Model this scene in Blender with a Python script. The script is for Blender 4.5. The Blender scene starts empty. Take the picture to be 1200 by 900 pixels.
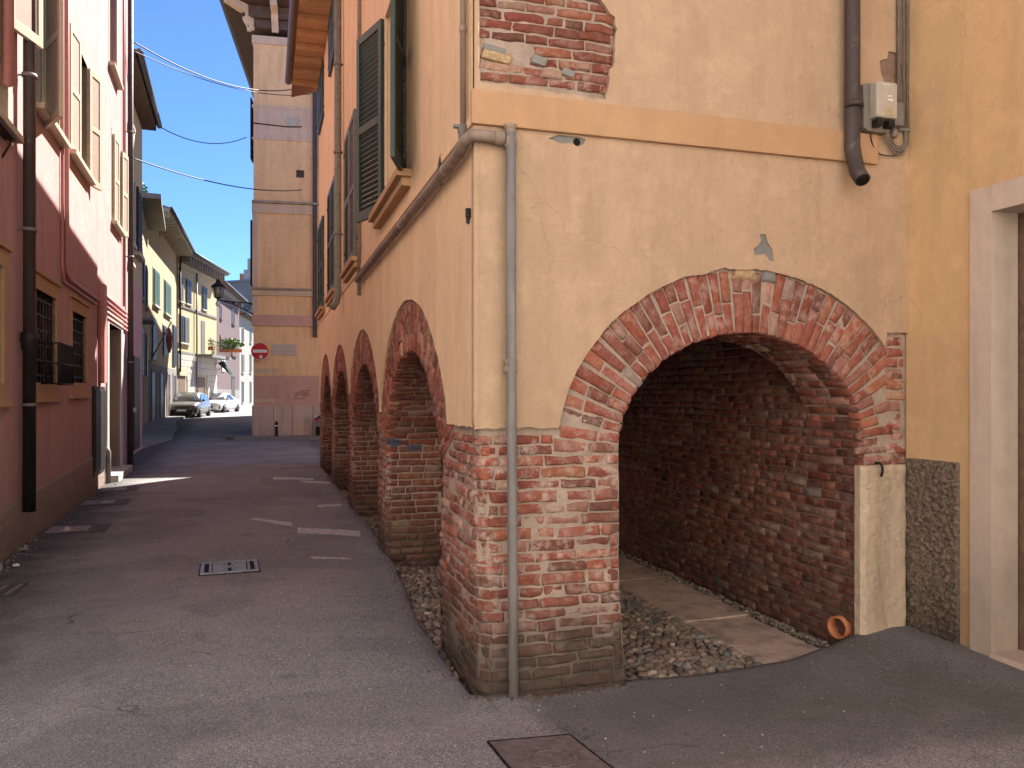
import bpy, bmesh, math, random
from mathutils import Vector, noise
from mathutils.geometry import tessellate_polygon
R = math.radians
random.seed(7)
S = bpy.context.scene
COL = S.collection

# ------------------------------------------------------------------ survey helpers (pixel of the photo + known plane -> metres)
F = 940.; CH = 1.55; TH = R(17.04); HY = 461.
fx, fy, rx, ry = math.sin(TH), math.cos(TH), math.cos(TH), -math.sin(TH)
def ray(px, py):
    a = (px-600)/F
    return fx+a*rx, fy+a*ry, (HY-py)/F
def onX(px, py, X):
    x, y, w = ray(px, py); t = X/x; return Vector((X, y*t, CH+w*t))
def onY(px, py, Y):
    x, y, w = ray(px, py); t = Y/y; return Vector((x*t, Y, CH+w*t))
def onD(px, py, D):
    x, y, w = ray(px, py); return Vector((x*D, y*D, CH+w*D))
def onP(px, py, X0=-1.97, k=-.045):
    x, y, w = ray(px, py); t = X0/(x-k*y); return Vector((x*t, y*t, CH+w*t))

def sm(a, b, x):
    t = max(0., min(1., (x-a)/(b-a))); return t*t*(3-2*t)
def lerp_tab(tab, x):
    if x <= tab[0][0]: return tab[0][1]
    for (x0, y0), (x1, y1) in zip(tab, tab[1:]):
        if x <= x1: return y0+(y1-y0)*(x-x0)/(x1-x0)
    return tab[-1][1]
def nz(x, y=0., z=0.): return noise.noise(Vector((x, y, z)))

# ------------------------------------------------------------------ materials
def sock(nt, s, v):
    if hasattr(v, 'links') or isinstance(v, bpy.types.NodeSocket): nt.links.new(v, s)
    else: s.default_value = v
class NT:
    def __init__(self, name):
        self.m = bpy.data.materials.new(name); self.m.use_nodes = True
        self.t = self.m.node_tree; self.b = self.t.nodes['Principled BSDF']
        self.geo = self.t.nodes.new('ShaderNodeNewGeometry')
        self.pos = self.geo.outputs['Position']
    def n(self, typ, outs=0, props=None, **k):
        d = self.t.nodes.new(typ)
        for a, v in (props or {}).items(): setattr(d, a, v)
        for a, v in k.items():
            key = a.replace('_', ' ')
            sock(self.t, d.inputs[int(a[1:])] if a[0] == 'i' and a[1:].isdigit() else d.inputs[key], v)
        return d.outputs[outs]
    def scl(self, v):
        return self.n('ShaderNodeVectorMath', props={'operation': 'MULTIPLY'}, i0=self.pos, i1=v)
    def noise(self, scale, detail=4., rough=.55, vec=None, dist=0.):
        return self.n('ShaderNodeTexNoise', Vector=vec or self.pos, Scale=scale, Detail=detail, Roughness=rough, Distortion=dist)
    def ramp(self, fac, a, b, lo=0., hi=1.):
        return self.n('ShaderNodeMapRange', Value=fac, From_Min=a, From_Max=b, To_Min=lo, To_Max=hi)
    def mix(self, fac, a, b, blend='MIX'):
        d = self.t.nodes.new('ShaderNodeMix'); d.data_type = 'RGBA'; d.blend_type = blend
        sock(self.t, d.inputs[0], fac)
        for i, v in ((6, a), (7, b)):
            sock(self.t, d.inputs[i], (*v, 1.) if isinstance(v, tuple) and len(v) == 3 else v)
        return d.outputs[2]
    def math(self, op, a, b=0.):
        return self.n('ShaderNodeMath', props={'operation': op}, i0=a, i1=b)
    def bump(self, h, strength=.5, dist=.01, normal=None):
        d = self.t.nodes.new('ShaderNodeBump'); d.inputs['Strength'].default_value = strength
        d.inputs['Distance'].default_value = dist; self.t.links.new(h, d.inputs['Height'])
        if normal: self.t.links.new(normal, d.inputs['Normal'])
        return d.outputs[0]
    def z(self):
        return self.n('ShaderNodeSeparateXYZ', 2, Vector=self.pos)
    def done(self, color=None, rough=.85, normal=None, metal=0., spec=.3):
        if color is not None: sock(self.t, self.b.inputs['Base Color'], (*color, 1.) if isinstance(color, tuple) and len(color) == 3 else color)
        sock(self.t, self.b.inputs['Roughness'], rough); self.b.inputs['Metallic'].default_value = metal
        self.b.inputs['Specular IOR Level'].default_value = spec
        if normal: self.t.links.new(normal, self.b.inputs['Normal'])
        return self.m

def plaster(name, c1, c2, c3, bump=.35, streak=.35, fine=70., mott=1., crack=0., grime=0.):
    t = NT(name)
    a = t.noise(.9, 7., .62, dist=.6); b = t.noise(6., 6., .6); s = t.noise(1., 6., .65, vec=t.scl((5., 5., .55)))
    col = t.mix(t.ramp(a, .32, .68), c1, c2)
    col = t.mix(t.math('MULTIPLY', t.ramp(s, .46, .72), streak), col, c3)
    col = t.mix(t.math('MULTIPLY', t.ramp(b, .5, .75), .35*mott), col, tuple(min(1., x*1.22) for x in c1))
    col = t.mix(t.math('MULTIPLY', t.ramp(t.noise(22., 5., .7), .52, .8), .35*mott), col, c3)
    if grime:
        zz = t.math('ADD', t.z(), t.math('MULTIPLY', t.noise(2.4, 7., .68), -1.5))
        col = t.mix(t.math('MULTIPLY', t.ramp(zz, .35, -.55), grime), col, tuple(x*.42 for x in c3))
    if crack:
        wv = t.n('ShaderNodeVectorMath', props={'operation': 'ADD'}, i0=t.pos, i1=t.n('ShaderNodeVectorMath', props={'operation': 'SCALE'}, i0=t.n('ShaderNodeTexNoise', 1, Vector=t.pos, Scale=5., Detail=5.), Scale=.22))
        ed = t.n('ShaderNodeTexVoronoi', props={'feature': 'DISTANCE_TO_EDGE'}, Vector=wv, Scale=1.1)
        ck = t.math('MULTIPLY', t.ramp(ed, .0035, .0008), t.ramp(t.noise(1.1, 3., .5), .53, .60))
        col = t.mix(t.math('MULTIPLY', ck, crack), col, tuple(x*.35 for x in c3))
        st_ = t.math('MULTIPLY', t.ramp(t.noise(3.2, 7., .68), .60, .70), .30)
        col = t.mix(st_, col, tuple(min(1., x*1.15+.02) for x in c1))
    f = t.noise(fine, 4., .6); l = t.noise(3., 3., .5)
    n1 = t.bump(l, bump*.55, .06); n2 = t.bump(f, bump, .006, n1)
    n3 = t.bump(t.noise(14., 4., .6), bump*.7, .018, n2)
    return t.done(col, .9, n3, spec=.15)
def flat(name, c, rough=.6, var=.18, metal=0., spec=.35, bump=.15, scale=18.):
    t = NT(name); a = t.noise(scale, 5., .6)
    col = t.mix(t.ramp(a, .3, .7), tuple(x*(1-var) for x in c), tuple(min(1, x*(1+var)) for x in c))
    return t.done(col, rough, t.bump(a, bump, .004), metal, spec)
def brickmat(name, lime=.5, dirt=.25, dark=1.):
    t = NT(name)
    at = t.t.nodes.new('ShaderNodeAttribute'); at.attribute_name = 'tint'
    base = at.outputs['Color']
    g = t.noise(34., 6., .7)
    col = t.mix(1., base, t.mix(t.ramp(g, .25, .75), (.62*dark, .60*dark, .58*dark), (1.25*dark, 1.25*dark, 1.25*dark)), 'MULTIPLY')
    col = t.mix(t.math('MULTIPLY', t.ramp(t.noise(9., 5., .6), .55, .75), .35), col, (.12, .07, .055))
    lm = t.math('MULTIPLY', t.ramp(t.noise(2.3, 3., .5), .32, .58), t.ramp(t.noise(15., 8., .74), .47, .60))
    col = t.mix(t.math('MULTIPLY', t.ramp(t.noise(5., 6., .7), .35, .7), lime*.16), col, (.44, .30, .24))
    col = t.mix(t.math('MULTIPLY', lm, lime), col, (.58, .46, .39))
    if dirt > 0:
        zz = t.math('ADD', t.z(), t.math('MULTIPLY', t.noise(4., 6., .68), -.75))
        col = t.mix(t.math('MULTIPLY', t.ramp(zz, .22, -.30), dirt), col, (.06, .048, .038))
    n = t.bump(t.noise(12., 4., .6), .5, .012)
    n = t.bump(g, .7, .006, n); n = t.bump(t.noise(130., 3., .6), .5, .003, n)
    return t.done(col, .92, n, spec=.12)
def mortarmat(name, c, dirt=.5, dark=1.):
    t = NT(name)
    col = t.mix(t.ramp(t.noise(8., 7., .7), .3, .7), tuple(x*.72*dark for x in c), tuple(x*1.15*dark for x in c))
    if dirt > 0:
        zz = t.math('ADD', t.z(), t.math('MULTIPLY', t.noise(4., 5., .6), -.55))
        col = t.mix(t.math('MULTIPLY', t.ramp(zz, .18, -.32), dirt), col, (.07, .06, .05))
    n = t.bump(t.noise(22., 6., .7), .9, .02); n = t.bump(t.noise(120., 3., .6), .6, .004, n)
    return t.done(col, .95, n, spec=.1)
def roughcast(name, c1, c2, scale=42., dirt=.6):
    t = NT(name)
    v = t.n('ShaderNodeTexVoronoi', Vector=t.pos, Scale=scale, Randomness=1.)
    col = t.mix(t.ramp(t.noise(60., 4., .7), .3, .7), c1, c2)
    zz = t.math('ADD', t.z(), t.math('MULTIPLY', t.noise(3., 5., .6), -.6))
    col = t.mix(t.math('MULTIPLY', t.ramp(zz, .12, -.35), dirt), col, (.05, .04, .034))
    n = t.bump(v, .8, .012); n = t.bump(t.noise(90., 4., .6), .9, .008, n)
    return t.done(col, .95, n, spec=.1)

M = {}
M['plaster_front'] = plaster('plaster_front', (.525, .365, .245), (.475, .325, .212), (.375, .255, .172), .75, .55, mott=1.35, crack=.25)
M['plaster_side'] = plaster('plaster_side', (.82, .595, .375), (.77, .54, .33), (.61, .42, .27), .5, .6, crack=.22)
M['band_orange'] = plaster('band_orange', (.52, .315, .18), (.475, .28, .155), (.39, .235, .14), .4, .45)
M['plaster_yellow'] = plaster('plaster_yellow', (.70, .46, .25), (.645, .415, .215), (.54, .355, .205), .4, .7, mott=1.2, crack=.25, grime=.6)
M['plaster_pink'] = plaster('plaster_pink', (.52, .33, .31), (.465, .285, .265), (.38, .23, .215), .4, .7, grime=.2)
M['plaster_tan'] = plaster('plaster_tan', (.86, .575, .315), (.78, .505, .265), (.62, .415, .24), .5, .95)
M['tan_pale'] = plaster('tan_pale', (.68, .52, .38), (.60, .44, .31), (.48, .36, .26), .4, .8)
M['tan_pink'] = plaster('tan_pink', (.62, .37, .30), (.54, .31, .25), (.56, .41, .33), .3, .6)
M['plaster_cream'] = plaster('plaster_cream', (.47, .40, .255), (.42, .35, .215), (.32, .27, .19), .3, .6)
M['plaster_lemon'] = plaster('plaster_lemon', (.50, .42, .255), (.45, .37, .215), (.36, .30, .21), .25, .5)
M['plaster_mauve'] = plaster('plaster_mauve', (.165, .12, .115), (.14, .10, .098), (.115, .085, .083), .25, .6)
M['plaster_white'] = plaster('plaster_white', (.36, .345, .30), (.32, .305, .26), (.26, .245, .21), .2, .4)
M['stone_white'] = plaster('stone_white', (.50, .475, .42), (.42, .395, .345), (.32, .295, .26), .5, .5)
M['stone_grey'] = plaster('stone_grey', (.27, .255, .24), (.21, .20, .19), (.16, .15, .14), .7, .6)
M['ledge_stone'] = plaster('ledge_stone', (.42, .35, .28), (.34, .28, .22), (.22, .18, .15), .6, .7)
M['stone_pink'] = plaster('stone_pink', (.60, .46, .38), (.50, .37, .30), (.38, .28, .23), .9, .5, 30.)
M['stone_beige'] = plaster('stone_beige', (.62, .48, .34), (.50, .38, .265), (.30, .225, .155), 1.3, .6, 34.)
M['stone_door'] = plaster('stone_door', (.66, .53, .43), (.60, .475, .385), (.46, .36, .29), .35, .6, grime=.45)
M['stone_slab'] = plaster('stone_slab', (.64, .47, .37), (.50, .36, .28), (.22, .17, .14), .8, .9, 30.)
M['frame_tan'] = plaster('frame_tan', (.50, .33, .20), (.45, .29, .17), (.38, .25, .16), .25, .3)
M['frame_cream'] = flat('frame_cream', (.50, .43, .31), .55, .12)
M['conduit_pink'] = flat('conduit_pink', (.46, .20, .18), .5, .12)
M['brick'] = brickmat('brick', .72, .9)
M['brick_arch'] = brickmat('brick_arch', .42, 0.)
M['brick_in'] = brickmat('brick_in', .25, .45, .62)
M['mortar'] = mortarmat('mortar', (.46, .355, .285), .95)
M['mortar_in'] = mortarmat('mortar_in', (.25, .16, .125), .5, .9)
M['mortar_patch'] = mortarmat('mortar_patch', (.44, .34, .275), 0.)
M['roughcast'] = roughcast('roughcast', (.085, .062, .048), (.30, .225, .17), 34., .9)
M['roughcast_pink'] = roughcast('roughcast_pink', (.27, .205, .175), (.44, .34, .285), 60., .35)
def patina(name, c, p, rough=.5):
    t = NT(name); a = t.noise(9., 7., .72); b = t.noise(3., 5., .6, vec=t.scl((3., 3., .5)))
    col = t.mix(t.ramp(b, .3, .7), tuple(x*.7 for x in c), tuple(x*1.4 for x in c))
    col = t.mix(t.math('MULTIPLY', t.ramp(a, .60, .70), .55), col, p)
    return t.done(col, t.ramp(a, .3, .7, rough-.1, rough+.25), t.bump(a, .4, .006), .0, .45)
M['pipe_brown'] = patina('pipe_brown', (.06, .042, .04), (.19, .18, .155))
M['pipe_zinc'] = patina('pipe_zinc', (.19, .175, .165), (.12, .085, .06), .55)
M['pipe_paint'] = patina('pipe_paint', (.27, .20, .155), (.15, .11, .09), .65)
M['gutter'] = flat('gutter', (.13, .075, .06), .5, .2, .0, .5)
M['gutter_grey'] = flat('gutter_grey', (.10, .105, .11), .5, .2, .3, .5)
M['green'] = flat('green_paint', (.03, .052, .044), .45, .2, 0, .4)
M['green_pale'] = flat('green_paint_dusty', (.15, .15, .125), .6, .2, 0, .3)
M['green_far'] = flat('green_shutter_paint', (.045, .10, .07), .6, .2)
M['black'] = flat('black_paint', (.012, .011, .011), .5, .3)
M['black_iron'] = flat('black_iron', (.02, .018, .017), .55, .3, .2)
M['rubber'] = flat('rubber', (.015, .015, .015), .8, .2)
M['grey_box'] = flat('grey_plastic', (.47, .415, .345), .5, .08)
M['grey_dark'] = flat('grey_plastic_dark', (.22, .195, .17), .5, .1)
M['cable'] = flat('cable', (.20, .165, .14), .6, .2)
M['cable_black'] = flat('cable_black', (.03, .028, .03), .6, .2)
M['white'] = flat('white_paint', (.75, .74, .72), .5, .05)
M['red'] = flat('sign_red', (.50, .012, .022), .4, .06)
M['terracotta'] = flat('terracotta', (.46, .17, .07), .6, .15)
M['wood_dark'] = flat('wood_dark', (.07, .04, .026), .55, .3)
M['wood_brown'] = flat('wood_brown', (.16, .10, .065), .7, .3)
M['soffit_orange'] = plaster('soffit_orange', (.52, .30, .15), (.45, .25, .12), (.30, .19, .12), .7, .4)
M['soffit_dirty'] = flat('soffit_dirty', (.11, .075, .06), .9, .5, bump=.8)
M['rooftile'] = flat('roof_tile', (.28, .13, .085), .85, .35, bump=.6)
M['grate'] = flat('grate_metal', (.25, .25, .255), .5, .3, .45, .4)
M['gap'] = flat('dark_gap', (.006, .005, .005), .9, .2)
M['dark_in'] = flat('dark_interior', (.02, .017, .015), .9, .3)
M['leaf'] = flat('leaf', (.10, .19, .03), .6, .35)
M['cloth_red'] = flat('cloth_red', (.16, .02, .03), .9, .2)
M['cloth_pale'] = flat('cloth_pale', (.50, .48, .48), .9, .2)
M['cloth_grey'] = flat('cloth_grey', (.28, .27, .28), .9, .2)
M['litter'] = flat('litter', (.30, .27, .235), .8, .3)
M['car_grey'] = flat('car_paint_grey', (.17, .165, .15), .3, .06, .5, .6)
M['car_white'] = flat('car_paint_white', (.72, .73, .74), .3, .03, 0, .6)
M['lamp_glass'] = flat('lamp_glass', (.35, .33, .3), .15, .1)
def glass():
    t = NT('window_glass'); return t.done((.02, .023, .027), .06, None, 0., .6)
M['glass'] = glass()
def glassblue():
    t = NT('windscreen_glass'); return t.done((.05, .065, .085), .05, None, 0., .8)
M['windscreen'] = glassblue()
def asphalt():
    t = NT('asphalt')
    big = t.noise(.7, 5., .6, dist=.8); med = t.noise(5., 6., .65)
    v = t.n('ShaderNodeTexVoronoi', 1, Vector=t.pos, Scale=190., Randomness=1.)
    sp = t.n('ShaderNodeSeparateColor', 0, Color=v)
    col = t.mix(t.ramp(big, .3, .7), (.205, .194, .186), (.315, .298, .285))
    col = t.mix(t.math('MULTIPLY', t.ramp(med, .5, .72), .38), col, (.15, .136, .136))
    col = t.mix(t.math('MULTIPLY', t.ramp(sp, .5, 1.), .6), col, (.40, .375, .365))
    col = t.mix(t.math('MULTIPLY', t.ramp(sp, .4, 0.), .65), col, (.07, .063, .063))
    v2 = t.n('ShaderNodeTexVoronoi', 1, Vector=t.pos, Scale=110., Randomness=1.)
    sp2 = t.n('ShaderNodeSeparateColor', 1, Color=v2)
    col = t.mix(t.math('MULTIPLY', t.ramp(sp2, .9, .96), .55), col, (.48, .45, .43))
    gr_ = t.ramp(t.noise(150., 2., .6), .38, .62, .68, 1.32); gc = t.n('ShaderNodeCombineColor', Red=gr_, Green=gr_, Blue=gr_)
    col = t.mix(1., col, gc, 'MULTIPLY')
    pt = t.math('MULTIPLY', t.ramp(t.noise(.55, 2., .4, dist=1.2), .52, .55), .22)
    col = t.mix(pt, col, (.11, .10, .098))
    st_ = t.math('MULTIPLY', t.ramp(t.noise(1.7, 8., .72), .58, .70), .45)
    col = t.mix(st_, col, (.085, .077, .075))
    wv = t.n('ShaderNodeVectorMath', props={'operation': 'ADD'}, i0=t.pos, i1=t.n('ShaderNodeVectorMath', props={'operation': 'SCALE'}, i0=t.n('ShaderNodeTexNoise', 1, Vector=t.pos, Scale=4., Detail=6.), Scale=.3))
    ed = t.n('ShaderNodeTexVoronoi', props={'feature': 'DISTANCE_TO_EDGE'}, Vector=wv, Scale=.8)
    ck = t.math('MULTIPLY', t.ramp(ed, .006, .001), t.ramp(t.noise(.9, 3., .5), .54, .6))
    col = t.mix(t.math('MULTIPLY', ck, .6), col, (.03, .028, .028))
    # newer, darker tar fill and moss film by the arch
    xyz = t.t.nodes.new('ShaderNodeSeparateXYZ'); t.t.links.new(t.pos, xyz.inputs[0])
    x, y = xyz.outputs[0], xyz.outputs[1]
    wob = t.math('MULTIPLY', t.noise(2.2, 5., .6), .9)
    m1 = t.math('MULTIPLY', t.ramp(t.math('ADD', x, wob), 1.7, 1.85), t.ramp(t.math('ADD', y, wob), 3.2, 3.45))
    col = t.mix(t.math('MULTIPLY', m1, .5), col, (.095, .084, .078))
    ms = t.math('MULTIPLY', t.math('MULTIPLY', t.ramp(x, 1.1, 1.7), t.ramp(y, 5.2, 4.4)), t.ramp(t.noise(1.6, 6., .65), .5, .66))
    col = t.mix(t.math('MULTIPLY', ms, .38), col, (.115, .11, .055))
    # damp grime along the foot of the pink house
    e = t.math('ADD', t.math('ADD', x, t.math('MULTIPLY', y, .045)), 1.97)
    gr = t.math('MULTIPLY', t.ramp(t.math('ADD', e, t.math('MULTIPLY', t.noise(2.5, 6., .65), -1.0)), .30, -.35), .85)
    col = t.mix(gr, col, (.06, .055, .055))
    n = t.bump(t.noise(1.6, 3.), .25, .04)
    n = t.bump(sp, .55, .004, n); n = t.bump(t.noise(45., 4., .6), .5, .006, n)
    return t.done(col, .88, n, spec=.2)
M['asphalt'] = asphalt()
def sunstrip_wornpaint():  # colour of the painted-on sun strips and of the far worn lines
    t = NT('sunstrip_worn_paint')
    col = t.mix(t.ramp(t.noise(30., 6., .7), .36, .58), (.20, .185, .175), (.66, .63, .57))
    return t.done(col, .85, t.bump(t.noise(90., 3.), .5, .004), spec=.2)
M['sunstrip_worn_paint'] = sunstrip_wornpaint()
def tintmat(name, rough=.8, lo=.7, hi=1.2, bump=.5, scale=30.):
    t = NT(name); at = t.t.nodes.new('ShaderNodeAttribute'); at.attribute_name = 'tint'
    g = t.noise(scale, 5., .65)
    col = t.mix(1., at.outputs['Color'], t.mix(t.ramp(g, .3, .7), (lo,)*3, (hi,)*3), 'MULTIPLY')
    return t.done(col, rough, t.bump(g, bump, .006), spec=.25)
M['pebble'] = tintmat('pebble')
M['cover_iron'] = flat('cover_iron', (.165, .13, .118), .75, .35, 0., .3, .9, 26.)
M['earth'] = mortarmat('earth', (.12, .092, .074), 0.)

# ------------------------------------------------------------------ mesh builder
class MB:
    def __init__(s): s.v = []; s.f = []; s.c = []; s.smooth = []; s.st = []
    def add(s, vs, fs, tint=(1, 1, 1), smooth=False):
        b = len(s.v); s.st.append(b); s.v += [tuple(p) for p in vs]; s.c += [tint]*len(vs)
        s.f += [tuple(i+b for i in f) for f in fs]; s.smooth += [smooth]*len(fs); return s
    def box(s, o, ux, uy, uz, tint=(1, 1, 1), bev=0.):
        o, ux, uy, uz = map(Vector, (o, ux, uy, uz))
        if bev > 0:
            L = [ux.length, uy.length, uz.length]; e = [min(bev, l*.3) for l in L]
            U = [ux.normalized(), uy.normalized(), uz.normalized()]
            bm = bmesh.new(); r = bmesh.ops.create_cube(bm, size=1.)
            for v in bm.verts: v.co = Vector([(v.co[i]+.5)*L[i] for i in range(3)])
            bmesh.ops.bevel(bm, geom=list(bm.edges), offset=min(e), segments=2, affect='EDGES', profile=.6)
            bm.verts.ensure_lookup_table()
            vs = [o+U[0]*v.co.x+U[1]*v.co.y+U[2]*v.co.z for v in bm.verts]
            fs = [[v.index for v in f.verts] for f in bm.faces]; bm.free()
            return s.add(vs, fs, tint)
        vs = [o, o+ux, o+ux+uy, o+uy, o+uz, o+ux+uz, o+ux+uy+uz, o+uy+uz]
        return s.add(vs, [(0, 3, 2, 1), (4, 5, 6, 7), (0, 1, 5, 4), (1, 2, 6, 5), (2, 3, 7, 6), (3, 0, 4, 7)], tint)
    def aabb(s, x0, x1, y0, y1, z0, z1, tint=(1, 1, 1), bev=0.):
        return s.box((x0, y0, z0), (x1-x0, 0, 0), (0, y1-y0, 0), (0, 0, z1-z0), tint, bev)
    def tube(s, pts, r, n=10, cap=True, tint=(1, 1, 1)):
        pts = [Vector(p) for p in pts]; rs = r if isinstance(r, (list, tuple)) else [r]*len(pts)
        vs = []; fs = []; up = None
        for i, p in enumerate(pts):
            t = ((pts[min(i+1, len(pts)-1)]-pts[max(i-1, 0)])).normalized()
            if up is None: up = Vector((0, 0, 1)) if abs(t.z) < .9 else Vector((1, 0, 0))
            a = t.cross(up)
            if a.length < 1e-4: a = t.cross(Vector((.3, 1, .2)))
            a.normalize(); b = a.cross(t); up = b
            vs += [p+(a*math.cos(2*math.pi*k/n)+b*math.sin(2*math.pi*k/n))*rs[i] for k in range(n)]
        for i in range(len(pts)-1):
            for k in range(n):
                fs.append((i*n+k, i*n+(k+1) % n, (i+1)*n+(k+1) % n, (i+1)*n+k))
        if cap: fs += [tuple(range(n-1, -1, -1)), tuple(range((len(pts)-1)*n, len(pts)*n))]
        return s.add(vs, fs, tint, True)
    def lathe(s, c, prof, axis=(0, 0, 1), n=20, tint=(1, 1, 1)):
        c = Vector(c); ax = Vector(axis).normalized(); a = ax.orthogonal().normalized(); b = ax.cross(a)
        vs = [c+ax*h+(a*math.cos(2*math.pi*k/n)+b*math.sin(2*math.pi*k/n))*r for r, h in prof for k in range(n)]
        fs = [(i*n+k, i*n+(k+1) % n, (i+1)*n+(k+1) % n, (i+1)*n+k) for i in range(len(prof)-1) for k in range(n)]
        fs += [tuple(range(n-1, -1, -1)), tuple(range((len(prof)-1)*n, len(prof)*n))]
        return s.add(vs, fs, tint, True)
    def slab(s, outer, holes, fn, d, tint=(1, 1, 1)):
        """filled 2-D outline with holes; fn(a,b,t) -> 3-D point, t = 0 front, d back"""
        loops = [outer]+holes
        tri = tessellate_polygon([[Vector((a, b, 0)) for a, b in l] for l in loops])
        flatl = [p for l in loops for p in l]; N = len(flatl)
        vs = [fn(a, b, 0.) for a, b in flatl]+[fn(a, b, d) for a, b in flatl]
        n0 = fn(0, 0, 0.)-fn(0, 0, 1.)
        fs = []
        for t in tri:
            p = [Vector(vs[i]) for i in t]
            if (p[1]-p[0]).cross(p[2]-p[0]).dot(n0) < 0: t = t[::-1]
            fs.append(tuple(t)); fs.append(tuple(i+N for i in t[::-1]))
        b = 0
        for l in loops:
            k = len(l)
            for i in range(k):
                j = (i+1) % k; fs.append((b+i, b+j, b+j+N, b+i+N))
            b += k
        return s.add(vs, fs, tint)
    def quadbrick(s, p, n, dep, tint, lod=1, rnd=.010, jit=.004):
        p00, p10, p11, p01 = [Vector(q) for q in p]; n = Vector(n)
        L = ((p10-p00).length+(p11-p01).length)/2; Hh = ((p01-p00).length+(p11-p10).length)/2
        if L < .015 or Hh < .012: return
        e = min(rnd, L*.25); g = min(rnd*.9, Hh*.25)
        if lod: us = [0, e/L]+[k/4 for k in (1, 2, 3)]+[1-e/L, 1] if L > .14 else [0, e/L, .5, 1-e/L, 1]
        else: us = [0, e/L, 1-e/L, 1]
        ws = [0, g/Hh, .5, 1-g/Hh, 1] if lod else [0, g/Hh, 1-g/Hh, 1]
        nu, nw = len(us), len(ws); vs = []
        off = random.uniform(-jit, jit); tx = random.uniform(-jit, jit)*.8; ty = random.uniform(-jit, jit)*.8
        for j, w in enumerate(ws):
            for i, u in enumerate(us):
                q = p00*(1-u)*(1-w)+p10*u*(1-w)+p11*u*w+p01*(1-u)*w
                edge = i in (0, nu-1) or j in (0, nw-1)
                k = nz(q.x*17, q.y*17, q.z*17); k2 = nz(q.x*45+9, q.y*45, q.z*45)
                q2 = q+n*(off+tx*(u-.5)+ty*(w-.5)+.008*k+.004*k2-(rnd*(.85+.5*k2) if edge else 0))
                if edge:
                    q2 += (p10-p00).normalized()*nz(q.x*31, q.y*31+5, q.z*31)*.009+(p01-p00).normalized()*nz(q.x*23, q.y*23, q.z*23+7)*.009
                vs.append(q2)
        fs = [(j*nu+i, j*nu+i+1, (j+1)*nu+i+1, (j+1)*nu+i) for j in range(nw-1) for i in range(nu-1)]
        ring = [i for i in range(nu)]+[j*nu+nu-1 for j in range(1, nw)]+[(nw-1)*nu+i for i in range(nu-2, -1, -1)]+[j*nu for j in range(nw-2, 0, -1)]
        b = len(vs); vs += [vs[i]-n*dep for i in ring]; m = len(ring)
        fs += [(ring[(k+1) % m], ring[k], b+k, b+(k+1) % m) for k in range(m)]
        if (p10-p00).cross(p01-p00).dot(n) < 0: fs = [f[::-1] for f in fs]
        s.add(vs, fs, tint, True)
    def warp(s, fn):
        s.v = [fn(*p) for p in s.v]; return s
    def build(s, name, mat, parent=None, loc=None):
        o0 = Vector((0, 0, 0))
        if parent is not None:
            q = parent
            while q: o0 += q.location; q = q.parent
        elif loc is not None: o0 = Vector(loc)
        me = bpy.data.meshes.new(name)
        me.from_pydata([tuple(Vector(p)-o0) for p in s.v], [], s.f)
        at = me.color_attributes.new('tint', 'FLOAT_COLOR', 'POINT')
        at.data.foreach_set('color', [x for c in s.c for x in (c[0], c[1], c[2], 1.)])
        me.polygons.foreach_set('use_smooth', s.smooth)
        me.materials.append(M[mat] if isinstance(mat, str) else mat); me.update()
        o = bpy.data.objects.new(name, me); COL.objects.link(o)
        if parent is not None: o.parent = parent
        elif loc is not None: o.location = loc
        return o
def each(mb, name, mat, parent=None):
    """one object per shape that was added to the builder"""
    for i, v0 in enumerate(mb.st):
        v1 = mb.st[i+1] if i+1 < len(mb.st) else len(mb.v); q = MB()
        q.v = mb.v[v0:v1]; q.c = mb.c[v0:v1]
        for f, sm_ in zip(mb.f, mb.smooth):
            if v0 <= f[0] < v1: q.f.append(tuple(k-v0 for k in f)); q.smooth.append(sm_)
        o = q.build(name, mat, parent, loc=None if parent is not None else q.v[0])
    return o
def thing(name, label, cat, loc=(0, 0, 0), group=None):
    o = bpy.data.objects.new(name, None); COL.objects.link(o); o.location = loc; o.empty_display_size = .3
    o['label'] = label; o['category'] = cat
    if group: o['group'] = group
    return o
def tag(o, label, cat, group=None):
    o['label'] = label; o['category'] = cat
    if group: o['group'] = group
    return o
def struct(o, label=None, cat=None, kind='structure'):
    o['kind'] = kind
    if label: o['label'] = label; o['category'] = cat
    return o
def circ(c, r, n=24, a0=0., a1=2*math.pi):
    return [(c[0]+r*math.cos(a0+(a1-a0)*k/n), c[1]+r*math.sin(a0+(a1-a0)*k/n)) for k in range(n)]

class Fac:
    """a facade: o = plan origin, d = unit direction along it, n = outward normal"""
    def __init__(s, o, d, n): s.o = Vector((o[0], o[1], 0)); s.d = Vector((d[0], d[1], 0)).normalized(); s.n = Vector((n[0], n[1], 0)).normalized()
    def p(s, a, z, n=0.): return s.o+s.d*a+s.n*n+Vector((0, 0, z))
    def fn(s, n0): return lambda a, z, t: s.p(a, z, n0-t)
    def box(s, mb, a0, a1, z0, z1, n0, n1, bev=0., tint=(1, 1, 1)):
        return mb.box(s.p(a0, z0, n0), s.d*(a1-a0), s.n*(n1-n0), Vector((0, 0, z1-z0)), tint, bev)
    def s_of(s, q): return (Vector((q[0], q[1], 0))-s.o).dot(s.d)

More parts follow.
